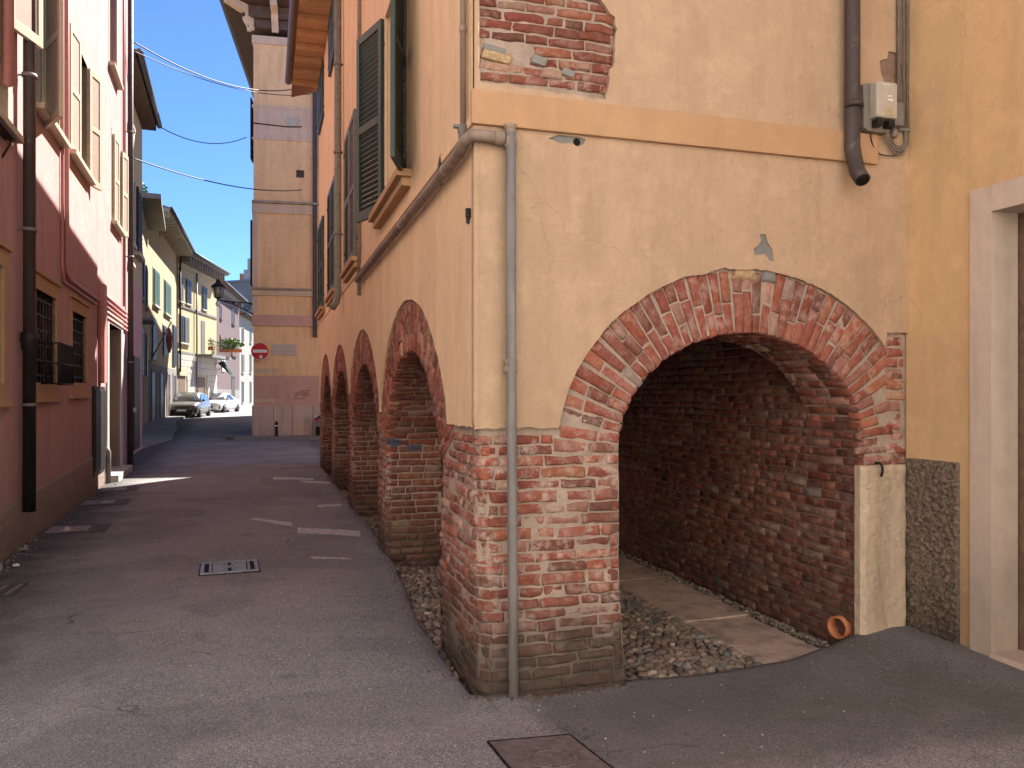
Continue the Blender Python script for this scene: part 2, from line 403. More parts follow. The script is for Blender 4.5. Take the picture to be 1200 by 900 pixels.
# ------------------------------------------------------------------ brick tints and fill
PAL = [((.315, .095, .062), 6), ((.26, .075, .05), 6), ((.35, .125, .072), 3), ((.32, .145, .11), 2.5), ((.20, .07, .052), 3),
       ((.43, .235, .17), 1.3), ((.19, .08, .06), 1), ((.40, .27, .15), .15), ((.29, .22, .18), .2)]
def tint(k=1.):
    c = random.choices([p for p, w in PAL], [w for p, w in PAL])[0]; j = random.uniform(.85, 1.15)*k
    return tuple(x*j*random.uniform(.94, 1.06) for x in c)
def fill(mb, pt, n, u0, u1, v0, v1, inside, dep=.05, ch=.067, mo=.013, lod=1, lens=(.20, .27), headers=.3, jit=.005, wavy=.008, k=1., rows=None):
    """running-bond courses on the surface pt(u,v), clipped to inside(u,v)"""
    v = v0; row = 0
    while v < v1-.015:
        h = (rows[row] if rows and row < len(rows) else ch*random.uniform(.9, 1.12))-mo; h = min(h, v1-v)
        u = u0-random.uniform(0, .2)
        sl = random.uniform(-wavy, wavy)
        while u < u1:
            L = random.uniform(.10, .135) if random.random() < headers else random.uniform(*lens)
            a, b = max(u, u0), min(u+L, u1); u += L+mo*random.uniform(.75, 1.4)
            if b-a < .03: continue
            N = max(2, int((b-a)/.012)); vm = v+h*.5
            ok = [inside(a+(b-a)*i/N, v+.004) and inside(a+(b-a)*i/N, v+h-.004) for i in range(N+1)]
            if not any(ok): continue
            i0 = ok.index(True); i1 = N-ok[::-1].index(True)
            a, b = a+(b-a)*i0/N, a+(b-a)*i1/N
            if b-a < .03: continue
            w0 = v+(0 if rows else sl*nz(a*3, v*9))+.006*nz(a*2.1, v*1.7, 3); w1 = v+(0 if rows else sl*nz(b*3, v*9))+.006*nz(b*2.1, v*1.7, 3)
            mb.quadbrick([pt(a, w0), pt(b, w1), pt(b, w1+h), pt(a, w0+h)], n, dep, tint(k), lod, jit=jit)
        v += h+mo; row += 1
def arclen(path):
    L = [0.]
    for p, q in zip(path, path[1:]): L.append(L[-1]+math.dist(p, q))
    return L
def at_len(path, L, s):
    for i in range(len(L)-1):
        if s <= L[i+1] or i == len(L)-2:
            t = (s-L[i])/(L[i+1]-L[i]); p, q = path[i], path[i+1]
            return (p[0]+(q[0]-p[0])*t, p[1]+(q[1]-p[1])*t), ((q[0]-p[0])/(L[i+1]-L[i]), (q[1]-p[1])/(L[i+1]-L[i]))
def ringfill(mb, path, th, to3, n, keep=lambda a, b: True, pitch=.058, mo=.012, dep=.08, k=1., jit=.007):
    """voussoirs: bricks on end round an arch; path runs along the intrados"""
    L = arclen(path); N = round(L[-1]/pitch); st = L[-1]/N
    for i in range(N):
        s0, s1 = i*st+mo*.4, (i+1)*st-mo*.4
        (p, t0), (q, t1) = at_len(path, L, s0), at_len(path, L, s1)
        n0, n1 = (-t0[1], t0[0]), (-t1[1], t1[0])
        T = th*random.uniform(.97, 1.04); x = random.choice([.31, .36, .62, .66, .5]); cuts = [0., x, 1.] if random.random() < .86 else [0., .33, .68, 1.]
        for c0, c1 in zip(cuts, cuts[1:]):
            r0, r1 = T*c0+(0 if c0 == 0 else mo*.5), T*c1-(0 if c1 == 1 else mo*.5)
            P = [(p[0]+n0[0]*r0, p[1]+n0[1]*r0), (q[0]+n1[0]*r0, q[1]+n1[1]*r0), (q[0]+n1[0]*r1, q[1]+n1[1]*r1), (p[0]+n0[0]*r1, p[1]+n0[1]*r1)]
            m = ((P[0][0]+P[2][0])/2, (P[0][1]+P[2][1])/2)
            if keep(*m): mb.quadbrick([to3(*a) for a in P], n, dep, tint(k), 1, jit=jit)
def soffit(mb, path, dvec, d0, d1, to3, n3, pitch=.067, mo=.013, k=1., lod=0):
    """bricks on the inner face of an opening: courses follow the path, run back along dvec"""
    L = arclen(path); N = round(L[-1]/pitch); st = L[-1]/N; dv = Vector(dvec)
    for i in range(N):
        (p, t0), (q, t1) = at_len(path, L, i*st+mo*.5), at_len(path, L, (i+1)*st-mo*.5)
        inn = n3((t0[1]+t1[1])/2, -(t0[0]+t1[0])/2)
        a = d0-random.uniform(0, .12)
        while a < d1:
            b = a+(random.uniform(.1, .13) if random.random() < .35 else random.uniform(.2, .27))
            aa, bb = max(a, d0), min(b, d1); a = b+mo
            if bb-aa < .04: continue
            mb.quadbrick([Vector(to3(*p))+dv*aa, Vector(to3(*p))+dv*bb, Vector(to3(*q))+dv*bb, Vector(to3(*q))+dv*aa], inn, .04, tint(k), lod)

# ================================================================== ARCADED HOUSE (right)
X0, Y0 = 1.11, 4.28
YEND = 17.78
ARC = [6.54, 9.70, 12.75, 15.83]; AW = 1.305; ACZ = .44; ARI = 1.46; ART = .41
FC = (2.825, 1.2); FA, FB, FT = .865, .72, .385
arc_house = thing('arcade_house', 'orange plastered corner house standing on brick arches, brick showing through at its pier', 'house', (2.4, 4.3, 0))
A = arc_house
f3 = lambda a, b: (a, Y0, b)
s3 = lambda a, b: (X0, a, b)
def batter(x, y, z):
    w = max(0., min(1., (.62-z)/.7))**1.6*.10
    w *= 1+.6*nz(x*2.5, y*2.5, z*2)
    bulge = .014*nz(x*3.1, y*3.1, z*2.6)*sm(1.6, 1.2, z)
    k = sm(2.6, 2.0, x)
    rnd = .035*sm(.10, 0., (x-X0)+(y-Y0))*sm(1.4, 1.0, z)*(1+nz(z*5, 3.))
    return (x-bulge*sm(1.5, 1.09, x)+rnd, y-(w*k+bulge)*sm(4.9, 4.29, y)+rnd, z)
fr_path = [(FC[0]-FA*math.cos(t), FC[1]+FB*math.sin(t)) for t in [math.pi*i/60 for i in range(61)]]
def sd_path(c):
    th = math.asin(AW/ARI)
    return [(c+ARI*math.sin(-th+2*th*i/48), ACZ+ARI*math.cos(-th+2*th*i/48)) for i in range(49)]
def in_fring(u, v):
    return v > FC[1]-.01 and ((u-FC[0])/(FA+FT+.02))**2+((v-FC[1])/(FB+FT+.02))**2 < 1
def extr(y):
    z = 1.36
    for c in ARC:
        d = abs(y-c)
        if d < 1.56: z = max(z, ACZ+math.sqrt((ARI+ART)**2-d*d))
    return z
# --- masonry core behind the bricks (mortar)
mb = MB()
hole = [(FC[0]-FA-.012, -.5)]+[(FC[0]-(FA+.012)*math.cos(t), FC[1]+(FB+.012)*math.sin(t)) for t in [math.pi*i/40 for i in range(41)]]+[(FC[0]+FA+.012, -.5)]
mb.slab([(X0+.2, -.5)]+hole+[(4.02, -.5), (4.02, 2.7), (X0+.2, 2.7)], [], lambda a, b, t: Vector((a, Y0+.0115+t, b)), .54)
def gridskin(mb, pt, u0, u1, v0, v1, st=.04):
    nu, nv = max(1, int((u1-u0)/st)), max(1, int((v1-v0)/st)); vs = []
    for j in range(nv+1):
        for i in range(nu+1):
            vs.append(pt(u0+(u1-u0)*i/nu, v0+(v1-v0)*j/nv))
    fs = [(j*(nu+1)+i, j*(nu+1)+i+1, (j+1)*(nu+1)+i+1, (j+1)*(nu+1)+i) for j in range(nv) for i in range(nu)]
    mb.add(vs, fs, (1, 1, 1), True)
sk = MB()
def rough(p, n, k=.006):
    q = Vector(p); return q+Vector(n)*k*(nz(q.x*13, q.y*13, q.z*13)+.6*nz(q.x*37, q.y*37, q.z*37))
gridskin(sk, lambda a, b: rough((a, Y0+.0125, b), (0, -1, 0)), X0+.009, FC[0]-FA+.006, -.45, 1.45, .025)
gridskin(sk, lambda a, b: rough((X0+.0125, a, b), (-1, 0, 0)), Y0+.009, ARC[0]-AW+.006, -.45, 1.45, .025)
gridskin(sk, lambda a, b: rough((FC[0]-FA-.012, a, b), (1, 0, 0)), Y0+.009, Y0+.55, -.45, 1.25, .06)
sk.warp(batter)
sk.build('pier_mortar', 'mortar', A)
o = [(Y0+.2, -.5)]
for c in ARC:
    p = sd_path(c); o += [(c-AW-.012, -.5)]+[((a-c)*1.01+c, ACZ+(b-ACZ)*1.009) for a, b in p]+[(c+AW+.012, -.5)]
o += [(YEND-.02, -.5), (YEND-.02, 2.7), (Y0+.2, 2.7)]
mb.slab(o, [], lambda a, b, t: Vector((X0+.0115+t, a, b)), .55)
mb.build('masonry_core', 'mortar', A)
# --- bricks: corner pier
mb = MB(); ROWS = [.066*random.uniform(.86, 1.15) for _ in range(40)]
fill(mb, f3, (0, -1, 0), X0, FC[0]-FA, -.34, 1.375, lambda u, v: (u <= FC[0]-FA+.001 and u >= X0-.001) and not in_fring(u, v) and v < 1.35+.03*nz(u*6, 3), jit=.009, rows=ROWS)
fill(mb, s3, (-1, 0, 0), Y0, ARC[0]-AW, -.34, 1.385,
     lambda u, v: u <= ARC[0]-AW+.001 and v < min(1.37, 1.36+.03*nz(u*6, 9)) and not (v-ACZ > .5*abs(u-ARC[0])-.01 and math.hypot(u-ARC[0], v-ACZ) < ARI+ART+.012), jit=.010, rows=ROWS)
rv = MB(); jl = [(FC[0]-FA, -.34), (FC[0]-FA, FC[1])]
soffit(mb, jl, (0, 1, 0), 0., .55, f3, lambda a, b: (a, 0, b))
jl = [(ARC[0]-AW, 1.1), (ARC[0]-AW, -.34)]
soffit(mb, jl, (1, 0, 0), 0., .56, s3, lambda a, b: (0, 1, 0))
mb.warp(batter)
mb.build('brick_pier', 'brick', A)
# --- slim piers between the side arches
for c0, c1 in zip(ARC, ARC[1:]+[None]):
    a, b = c0+AW, (c1-AW if c1 else YEND-.03)
    mb = MB()
    fill(mb, s3, (-1, 0, 0), a, b, -.3, 1.5, lambda u, v: all(v-ACZ < .5*abs(u-c)-.01 for c in ARC), wavy=.01)
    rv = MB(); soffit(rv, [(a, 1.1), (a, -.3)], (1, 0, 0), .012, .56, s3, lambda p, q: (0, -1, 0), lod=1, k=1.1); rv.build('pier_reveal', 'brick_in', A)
    if c1: soffit(mb, [(b, -.3), (b, 1.1)], (1, 0, 0), 0., .56, s3, lambda p, q: (0, 1, 0))
    mb.build('brick_pier', 'brick', A)
# --- arch rings + soffits
mb = MB()
ringfill(mb, fr_path, FT, f3, (0, -1, 0), keep=lambda a, b: a < 3.875 or b > 1.93, k=1.05)
st = MB()
soffit(mb, fr_path, (0, 1, 0), .04, .55, f3, lambda a, b: (a, 0, b), k=.95)
mb.build('brick_arch', 'brick_arch', A)
st.quadbrick([(2.71, Y0-.012, 2.245), (2.90, Y0-.012, 2.235), (2.885, Y0-.012, 2.325), (2.725, Y0-.012, 2.32)], (0, -1, 0), .06, (1, 1, 1), 1, .022)
st.build('yellow_stone', flat('ochre_stone', (.42, .29, .165), .9, .4, bump=1., scale=40.), A)
st = MB(); st.quadbrick([(2.925, Y0-.008, 2.24), (3.035, Y0-.008, 2.235), (3.03, Y0-.008, 2.315), (2.94, Y0-.008, 2.33)], (0, -1, 0), .06, (1, 1, 1), 1, .02)
st.build('grey_stone', 'stone_grey', A)
for k, c in enumerate(ARC):
    mb = MB()
    prev, nxt = (ARC[k-1]+c)/2 if k else -9, (ARC[k+1]+c)/2 if k < 3 else YEND-.06
    ringfill(mb, sd_path(c), ART, s3, (-1, 0, 0), keep=lambda a, b: prev < a < nxt, k=1.0)
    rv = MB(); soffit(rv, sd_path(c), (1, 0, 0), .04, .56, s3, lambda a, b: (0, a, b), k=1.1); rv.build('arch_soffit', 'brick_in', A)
    mb.build('brick_arch', 'brick_arch', A)
# brick strip and limestone pillar at the inner corner
mb = MB()
fill(mb, f3, (0, -1, 0), 3.865, 4.012, 1.10, 1.945, lambda u, v: not ((v > 1.2) and ((u-FC[0])/(FA+FT))**2+((v-FC[1])/(FB+FT))**2 < 1 and u < 3.865), k=1.15, jit=.012, lens=(.12, .2))
fill(mb, f3, (0, -1, 0), 3.655, 4.012, 1.085, 1.20, lambda u, v: u > 3.70 or v > 1.1, k=1.0, jit=.01)
mb.build('brick_strip', 'brick', A)
mb = MB(); gp = []
def lime(a, b, t):
    return Vector((a, t, b))
def lst(a, b):
    e = min(a-3.645, 4.007-a, 1.085-b); k = sm(0., .028+.012*nz(a*9, b*9), max(e, 0))
    return Vector((a, Y0-.012-.024*k-.006*nz(a*7, b*5, 2)*k-.0035*nz(a*22, b*22, 4)*k+.010*max(0, nz(a*24, b*19, 9)-.3), b))
gridskin(mb, lst, 3.645, 4.007, -.3, 1.085, .012)
mb.aabb(3.6455, 4.0065, Y0-.0115, Y0+.04, -.3, 1.0845)
mb.build('limestone_pillar', 'stone_beige', A)
# --- passage: right wall, vault, end wall
mb = MB()
w3 = lambda a, b: (3.66, a, b)
fill(mb, w3, (-1, 0, 0), Y0+.02, 17.2, -.2, 1.95, lambda u, v: v < 2.0 and (u > 4.84 or v < FC[1]+FB*math.sqrt(max(0, 1-((3.66-FC[0])/FA)**2))+.02), lod=0, k=1., ch=.060, mo=.012, wavy=.012, jit=.005, lens=(.17, .25))
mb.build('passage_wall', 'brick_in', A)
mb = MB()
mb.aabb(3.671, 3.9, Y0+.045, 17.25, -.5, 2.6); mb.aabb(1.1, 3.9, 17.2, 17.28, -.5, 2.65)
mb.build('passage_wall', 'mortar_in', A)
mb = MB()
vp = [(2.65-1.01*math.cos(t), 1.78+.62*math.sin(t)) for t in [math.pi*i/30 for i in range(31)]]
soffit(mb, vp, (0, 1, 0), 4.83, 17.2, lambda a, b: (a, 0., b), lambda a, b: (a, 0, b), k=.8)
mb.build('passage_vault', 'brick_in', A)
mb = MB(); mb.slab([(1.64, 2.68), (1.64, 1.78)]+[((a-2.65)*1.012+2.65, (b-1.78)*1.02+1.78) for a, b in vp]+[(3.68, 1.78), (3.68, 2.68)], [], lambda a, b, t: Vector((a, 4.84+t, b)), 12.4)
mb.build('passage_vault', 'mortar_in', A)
# --- plaster skins
def jl(a, b, st, k, fn):          # points along a jittered edge
    n = max(1, int(abs(b-a)/st)); return [(a+(b-a)*i/n, fn(a+(b-a)*i/n)) for i in range(n+1)]
YF = Y0-.020; XF = X0-.020
eh = lambda x: FC[1]+(FB+FT+.004)*math.sqrt(max(0, 1-((x-FC[0])/(FA+FT+.004))**2))
bot = jl(XF, 1.575, .03, 0, lambda x: 1.355+.022*nz(x*9, 1)+.006*nz(x*40, 2))
bot += jl(1.585, 3.84, .018, 0, lambda x: max(1.36, eh(x)+.014*nz(x*7, 5)+.009*nz(x*27, 6)+.005*nz(x*60, 2)))
bot += jl(3.85, 4.02, .03, 0, lambda x: 1.945+.008*nz(x*20, 5))
hol = [(1.118, 3.262), (1.30, 3.258), (1.5, 3.25), (1.7, 3.246), (1.872, 3.242), (1.885, 3.33), (1.905, 3.42), (1.93, 3.47), (1.925, 3.56), (1.94, 3.66), (1.925, 3.72), (1.88, 3.775), (1.84, 3.82), (1.74, 3.86), (1.5, 3.9), (1.25, 3.93), (1.122, 3.94), (1.116, 3.6)]
hol2 = []
for (a, b), (c, d) in zip(hol, hol[1:]+hol[:1]):
    n = max(1, int(math.hypot(c-a, d-b)/.025))
    hol2 += [(a+(c-a)*i/n+.012*nz(a*30+i*.7, b*11), b+(d-b)*i/n+.012*nz(b*30+i*.7, 4)) for i in range(n)]
def scar(c, pts): return [(c[0]+x, c[1]+y) for x, y in pts]
sc1 = scar((2.862, 2.395), [(0, 0), (.035, .005), (.07, .015), (.10, -.025), (.135, -.03), (.125, .04), (.09, .085), (.075, .135), (.03, .13), (.045, .09), (.02, .06), (-.01, .04)])
sc2 = scar((3.80, 3.62), [(0, 0), (.03, -.06), (.09, -.08), (.16, -.07), (.17, .05), (.15, .15), (.06, .15), (.05, .10), (-.01, .08)])
mb = MB()
sc3 = [(1.52, 2.985), (1.60, 2.965), (1.66, 2.972), (1.70, 2.955), (1.735, 2.975), (1.745, 3.0), (1.70, 3.012), (1.58, 3.012)]
mb.slab(bot+[(4.02, 8.2), (XF, 8.2)], [hol2, sc1, sc2, sc3], lambda a, b, t: Vector((a, YF+t, b)), .028)
mb.build('front_plaster', 'plaster_front', A)
sp = [(YF+.0005, 1.36)]+jl(YF+.02, YEND, .04, 0, lambda y: extr(y)+.016*nz(y*7, 8)+.010*nz(y*27, 2))
W1 = (6.47, 7.73, 3.32, 5.16)
rect = lambda a, b, c, d: [(a, c), (b, c), (b, d), (a, d)]
mb = MB()
mb.slab(sp+[(YEND, 8.2), (YF+.0005, 8.2)], [rect(*W1)], lambda a, b, t: Vector((XF+t, a, b)), .028)
mb.build('side_plaster', 'plaster_side', A)
mb = MB()                                       # solid walls above the vault, with the first window's recess
mb.aabb(X0+.012, X0+.45, Y0+.035, W1[0]-.002, 2.72, 8.2); mb.aabb(X0+.012, X0+.45, W1[1]+.002, YEND-.01, 2.72, 8.2)
mb.aabb(X0+.012, X0+.45, W1[0]-.002, W1[1]+.002, 2.72, W1[2]-.002); mb.aabb(X0+.012, X0+.45, W1[0]-.002, W1[1]+.002, W1[3]+.002, 8.2)
mb.aabb(X0+.452, 9.5, Y0+.036, Y0+.45, 2.72, 8.2); mb.aabb(X0+.46, 9.5, YEND-.4, YEND-.003, 2.72, 8.2)
mb.aabb(4.0, 9.5, Y0+.02, Y0+.4, -.5, 2.7); mb.aabb(9.2, 9.5, Y0+.5, YEND-.5, -.5, 8.2)
mb.aabb(1.7, 9.4, YEND-.18, YEND-.004, -.5, 2.71)
mb.aabb(1.30, 9.5, YEND+.001, 18.9, -.5, 8.2)
mb.build('house_wall', 'plaster_side', A)
# exposed patch of brick above the string course
mb = MB()
fill(mb, lambda a, b: (a, Y0+.006, b), (0, -1, 0), 1.10, 1.96, 3.235, 3.96, lambda u, v: (v > 3.262) and not (3.40 < v < 3.50 and u < 1.42+.1*nz(v*20)), ch=.060, mo=.012, jit=.006, wavy=.02, k=.8, lens=(.15, .24))
mb.build('exposed_brick', 'brick_arch', A)
mb = MB(); sk = MB(); gridskin(sk, lambda a, b: rough((a, Y0+.019, b), (0, -1, 0), .005), 1.09, 1.97, 3.2, 4.0, .015)
sk.build('exposed_mortar', 'mortar_patch', A)
for (x, z, w, h, mm) in ((1.13, 3.405, .17, .055, 'ochre_stone'), (1.42, 3.415, .09, .05, 'stone_grey'), (1.60, 3.37, .08, .04, 'stone_grey'), (1.14, 3.45, .12, .04, 'stone_grey')):
    st = MB(); st.box((x, Y0-.004, z), (w, 0, -.02), (0, .05, 0), (.02, 0, h), (1, 1, 1), .02); st.build('rubble_stone', bpy.data.materials.get(mm) if mm == 'ochre_stone' else mm, A)
for sc, d in ((sc1, 1), (sc2, 1), (sc3, 1)):
    st = MB(); gridskin(st, lambda a, b: rough((a, YF+.012, b), (0, -1, 0), .004), min(p[0] for p in sc)-.02, max(p[0] for p in sc)+.02, min(p[1] for p in sc)-.02, max(p[1] for p in sc)+.02, .02)
    st.build('plaster_scar', 'stone_grey' if sc is not sc2 else flat('scar_brown', (.26, .165, .12), .95, .2, bump=.6), A)
# string courses
mb = MB(); mb.box((XF-.022, YF-.030, 3.02), (2.688, 0, 0), (0, .032, 0), (0, 0, .190), (1, 1, 1), .008)
mb.build('string_course', 'band_orange', A)
mb = MB(); mb.aabb(XF-.014, XF+.01, YF+.03, YEND, 3.03, 3.085, (1, 1, 1), .005); mb.build('string_course', 'plaster_side', A)
# hairline step between the painted corner strip and the wall
mb = MB()
mb.aabb(XF-.004, XF+.03, YF-.004, YF+.05, 1.375, 3.019, (1, 1, 1), .003)
mb.build('corner_strip', 'plaster_front', A)

def shutter_mb(h, w, z0, z1, mat, parent, hinge, ang, th=.035, slats=True):
    """louvred leaf: hinge = (x, y) on the wall, ang = plan direction of the leaf"""
    u = Vector((math.cos(ang), math.sin(ang), 0)); n = Vector((-u.y, u.x, 0)); b = Vector((hinge[0], hinge[1], z0)); H = z1-z0
    up = Vector((0, 0, 1)); f = MB(); st = .065
    P = lambda a, z, t: b+u*a+up*z+n*(t-th/2)
    for a0, a1, c0, c1 in ((0, st, 0, H), (w-st, w, 0, H), (st, w-st, 0, .10), (st, w-st, H-.08, H), (st, w-st, H*.47, H*.47+.075)):
        f.box(P(a0, c0, 0), u*(a1-a0), n*th, up*(c1-c0), (1, 1, 1), .004)
    if slats:
        for c0, c1 in ((.10, H*.47), (H*.47+.075, H-.08)):
            k = int((c1-c0)/.05)
            for i in range(k):
                zz = c0+(c1-c0)*(i+.5)/k
                f.box(P(st, zz-.018, .004), u*(w-2*st), n*.022+up*.030, up*.008-n*.004)
    o = f.build('shutter', mat, parent)
    g = MB()
    for z in (H*.12, H*.86): g.box(P(-.015, z, -.006), u*.10, n*.008, up*.035)
    each(g, 'hinge', 'black_iron', o)
    return o
def sill_mb(a0, a1, z, depth=.10):
    m = MB(); m.aabb(XF-depth, XF+.02, a0, a1, z-.06, z, (1, 1, 1), .008); m.aabb(XF-depth*.62, XF+.02, a0+.03, a1-.03, z-.13, z-.061, (1, 1, 1), .01)
    return m
# open first window
wn = MB()
for a0, a1, z0, z1 in ((W1[0], W1[0]+.05, W1[2], W1[3]), (W1[1]-.05, W1[1], W1[2], W1[3]), (W1[0]+.05, W1[1]-.05, W1[3]-.05, W1[3]), (W1[0]+.05, W1[1]-.05, W1[2], W1[2]+.05), ((W1[0]+W1[1])/2-.04, (W1[0]+W1[1])/2+.04, W1[2]+.05, W1[3]-.05)):
    wn.aabb(X0+.20, X0+.25, a0, a1, z0, z1)
win = wn.build('window', 'frame_cream', A)
g = MB(); g.aabb(X0+.215, X0+.235, W1[0]+.04, W1[1]-.04, W1[2]+.04, W1[3]-.04); g.build('pane', 'glass', win)
sill_mb(W1[0]-.22, W1[1]+.35, W1[2]-.005, .12).build('sill', 'band_orange', win)
shutter_mb(0, .58, W1[2]-.03, W1[3]+.0, 'green', win, (XF-.02, W1[1]+.02), math.atan2(.48, -.15)).name = 'shutter'
shutter_mb(0, .58, W1[2]-.03, W1[3]+.0, 'green', win, (XF-.02, W1[0]-.02), math.atan2(-.50, -.165))
for (a0, a1, z0, z1, sl) in ((10.07, 11.39, 3.24, 5.08, 1), (13.1, 14.64, 3.24, 5.05, 1), (15.95, 17.4, 3.24, 5.0, 1), (13.1, 14.4, 7.1, 8.08, 0), (16.0, 17.4, 7.0, 8.05, 0), (10.1, 11.3, 7.1, 8.08, 0)):
    m = MB()
    for q0, q1, y0, y1 in ((a0-.05, a0, z0, z1+.05), (a1, a1+.05, z0, z1+.05), (a0, a1, z1, z1+.05)): m.aabb(XF-.012, XF+.01, q0, q1, y0, y1)
    w = m.build('window', 'plaster_side', A)
    mid = (a0+a1)/2
    shutter_mb(0, mid-a0-.005, z0, z1, 'green_pale' if a0 < 12 and sl else 'green', w, (XF-.035, a0), R(90)); shutter_mb(0, a1-mid-.005, z0, z1, 'green_pale' if a0 < 12 and sl else 'green', w, (XF-.035, a1), R(-90))
    if sl: sill_mb(a0-.15, a1+.15, z0-.01, .10).build('sill', 'band_orange', w)
# eave and roof
mb = MB(); mb.aabb(.52, X0+.02, 3.2, YEND+.15, 8.245, 8.30)
mb.build('eave_board', 'soffit_orange', A)
mb = MB()
y = 3.4
while y < YEND: mb.aabb(.55, XF-.003, y, y+.11, 8.14, 8.243, (1, 1, 1), .01); y += .62
each(mb, 'eave_rafter', 'soffit_orange', A)
mb = MB(); mb.add([(.45, 3.2, 8.31), (5.3, 3.2, 9.9), (5.3, 19.0, 9.9), (.55, 19.0, 8.31), (.45, 3.2, 8.40), (5.3, 3.2, 10.), (5.3, 19.0, 10.), (.55, 19.0, 8.40), (9.9, 3.2, 8.31), (9.9, 19.0, 8.31), (9.9, 3.2, 8.40), (9.9, 19.0, 8.40)],
   [(0, 3, 2, 1), (4, 5, 6, 7), (0, 1, 5, 4), (3, 7, 6, 2), (0, 4, 7, 3), (1, 2, 9, 8), (5, 10, 11, 6), (1, 8, 10, 5), (2, 6, 11, 9), (8, 9, 11, 10)])
mb.build('roof', 'rooftile', A)
mb = MB(); mb.slab([(Y, z) for Y, z in ((1.1, 8.19), (5.3, 9.85), (9.45, 8.19))], [], lambda a, b, t: Vector((a, Y0+.02+t, b)), .3); mb.build('gable', 'plaster_front', A)
mb = MB(); pts = [(.46, YEND+.15, 8.27), (.46, 3.2, 8.27)]; mb.tube(pts, .075, 12); mb.build('gutter', 'gutter', A)

# ================================================================== YELLOW HOUSE (right edge)
yh = thing('yellow_house', 'yellow ochre house at the right with pale stone door surround', 'house', (4.4, 2.5, 0))
YW = Fac((4.02, Y0-.0), (0, -1), (-1, 0))
DO = (.667, 1.80, -.3, 2.60)
mb = MB()
mb.slab([(0.0, 1.10)]+jl(.0, .425, .03, 0, lambda a: 1.118+.008*nz(a*20, 3))+[(.43, -.4), (.52, -.4), (.52, 2.752), (1.95, 2.752), (1.95, -.4), (3.2, -.4), (3.2, 5.6), (0., 5.6)], [], YW.fn(0.), .3)
mb.build('wall', 'plaster_yellow', yh)
mb = MB(); mb.aabb(4.33, 9, 1.1, Y0-.02, 2.9, 5.6); mb.aabb(4.6, 9, 1.1, Y0-.02, -.4, 2.9); mb.build('wall_mass', 'plaster_yellow', yh)
mb = MB(); mb.add([(3.75, .8, 5.6), (9.3, .8, 5.6), (9.3, Y0-.03, 5.6), (3.75, Y0-.03, 5.6), (6.5, .8, 6.3), (6.5, Y0-.03, 6.3)], [(0, 3, 2, 1), (0, 4, 5, 3), (1, 2, 5, 4), (0, 1, 4), (3, 5, 2)]); mb.build('roof', 'rooftile', yh)
mb = MB()
def rc(a, b):
    d = .016+.010*nz(a*20, b*20, 1)+.034*max(0, nz(a*36, b*36, 5))+.008*nz(a*80, b*80, 2)
    e = min(sm(0, .02, a-.002), sm(.432, .41, a), sm(1.135, 1.105, b)); return YW.p(a, b, d*e-.002)
gridskin(mb, rc, .002, .432, -.3, 1.135, .006)
mb.build('plinth', 'roughcast', yh)
mb = MB()
mb.slab([(.52, -.3), (.667, -.3), (.667, 2.60), (1.80, 2.60), (1.80, -.3), (1.95, -.3), (1.95, 2.752), (.52, 2.752)], [], YW.fn(.022), .20)
df = mb.build('door_frame', 'stone_door', yh)
mb = MB(); YW.box(mb, .66, 1.81, -.3, .055, -.30, .035, .01); mb.build('threshold', 'stone_pink', yh)
mb = MB(); YW.box(mb, .665, .74, .05, 2.6, -.24, -.185); YW.box(mb, 1.73, 1.80, .05, 2.6, -.24, -.185); YW.box(mb, .74, 1.73, 2.52, 2.6, -.24, -.185)
YW.box(mb, .742, 1.728, .055, 2.518, -.25, -.22)
for z in (.25, 1.0, 1.75): YW.box(mb, .85, 1.18, z, z+.6, -.219, -.205, .01); YW.box(mb, 1.28, 1.62, z, z+.6, -.219, -.205, .01)
dr = mb.build('door', 'wood_brown', yh)
mb = MB(); mb.tube([YW.p(1.62, 1.05, -.21), YW.p(1.62, 1.05, -.15), YW.p(1.5, 1.05, -.15)], .011, 8); mb.build('handle', 'pipe_zinc', dr)

# ================================================================== PINK HOUSE (left)
pink = thing('pink_house', 'long pink plastered house on the left with barred windows and a rough brown plinth', 'house', (-2.4, 10., 0))
PF = Fac((-1.97, 0), (-.045, 1), (1, .045))
PEND = 19.35
ground_w = [(7.25, 8.72, 1.47, 2.90), (9.72, 11.19, 1.50, 2.87), (11.95, 13.42, 1.53, 2.84)]     # outer edge of the stone frames
FW = .17
# upper windows: opening s0, s1, z0, z1
upper_w = [(7.35, 8.75, 4.05, 6.5), (9.98, 11.25, 4.72, 6.45), (11.95, 13.40, 4.78, 6.45), (16.2, 17.25, 4.70, 6.3),
           (15.85, 16.85, 7.45, 9.2), (18.75, 19.05, 7.3, 8.6), (9.98, 11.25, 8.0, 9.7), (12.15, 13.45, 8.0, 9.7), (18.75, 19.05, 4.35, 5.9)]
DP = (15.62, 17.35, -.3, 2.80)
mb = MB()
holes = [rect(a+FW, b-FW, c+FW, d-FW) for a, b, c, d in ground_w]+[rect(*w) for w in upper_w]
plb = [(4.5, .47)]+jl(4.55, 15.38, .08, 0, lambda a: lerp_tab([(0, .47), (8.4, .47), (13.6, .57), (16, .57)], a)+.012*nz(a*6))
mb.slab(plb+[(15.385, -.3), (DP[0], -.3), (DP[0], DP[3]), (DP[1], DP[3]), (DP[1], -.3), (PEND, -.3), (PEND, 12.2), (4.5, 12.2)], holes, PF.fn(0.), .25)
mb.build('wall', 'plaster_pink', pink)
mb = MB()
def rc2(a, b):
    d = .015+.012*nz(a*20, b*20, 1); zt = lerp_tab([(0, .48), (8.4, .48), (13.6, .58), (16, .58)], a)
    return PF.p(a, min(b, 9), d*sm(.62, .55, b*.6/zt)-.003)
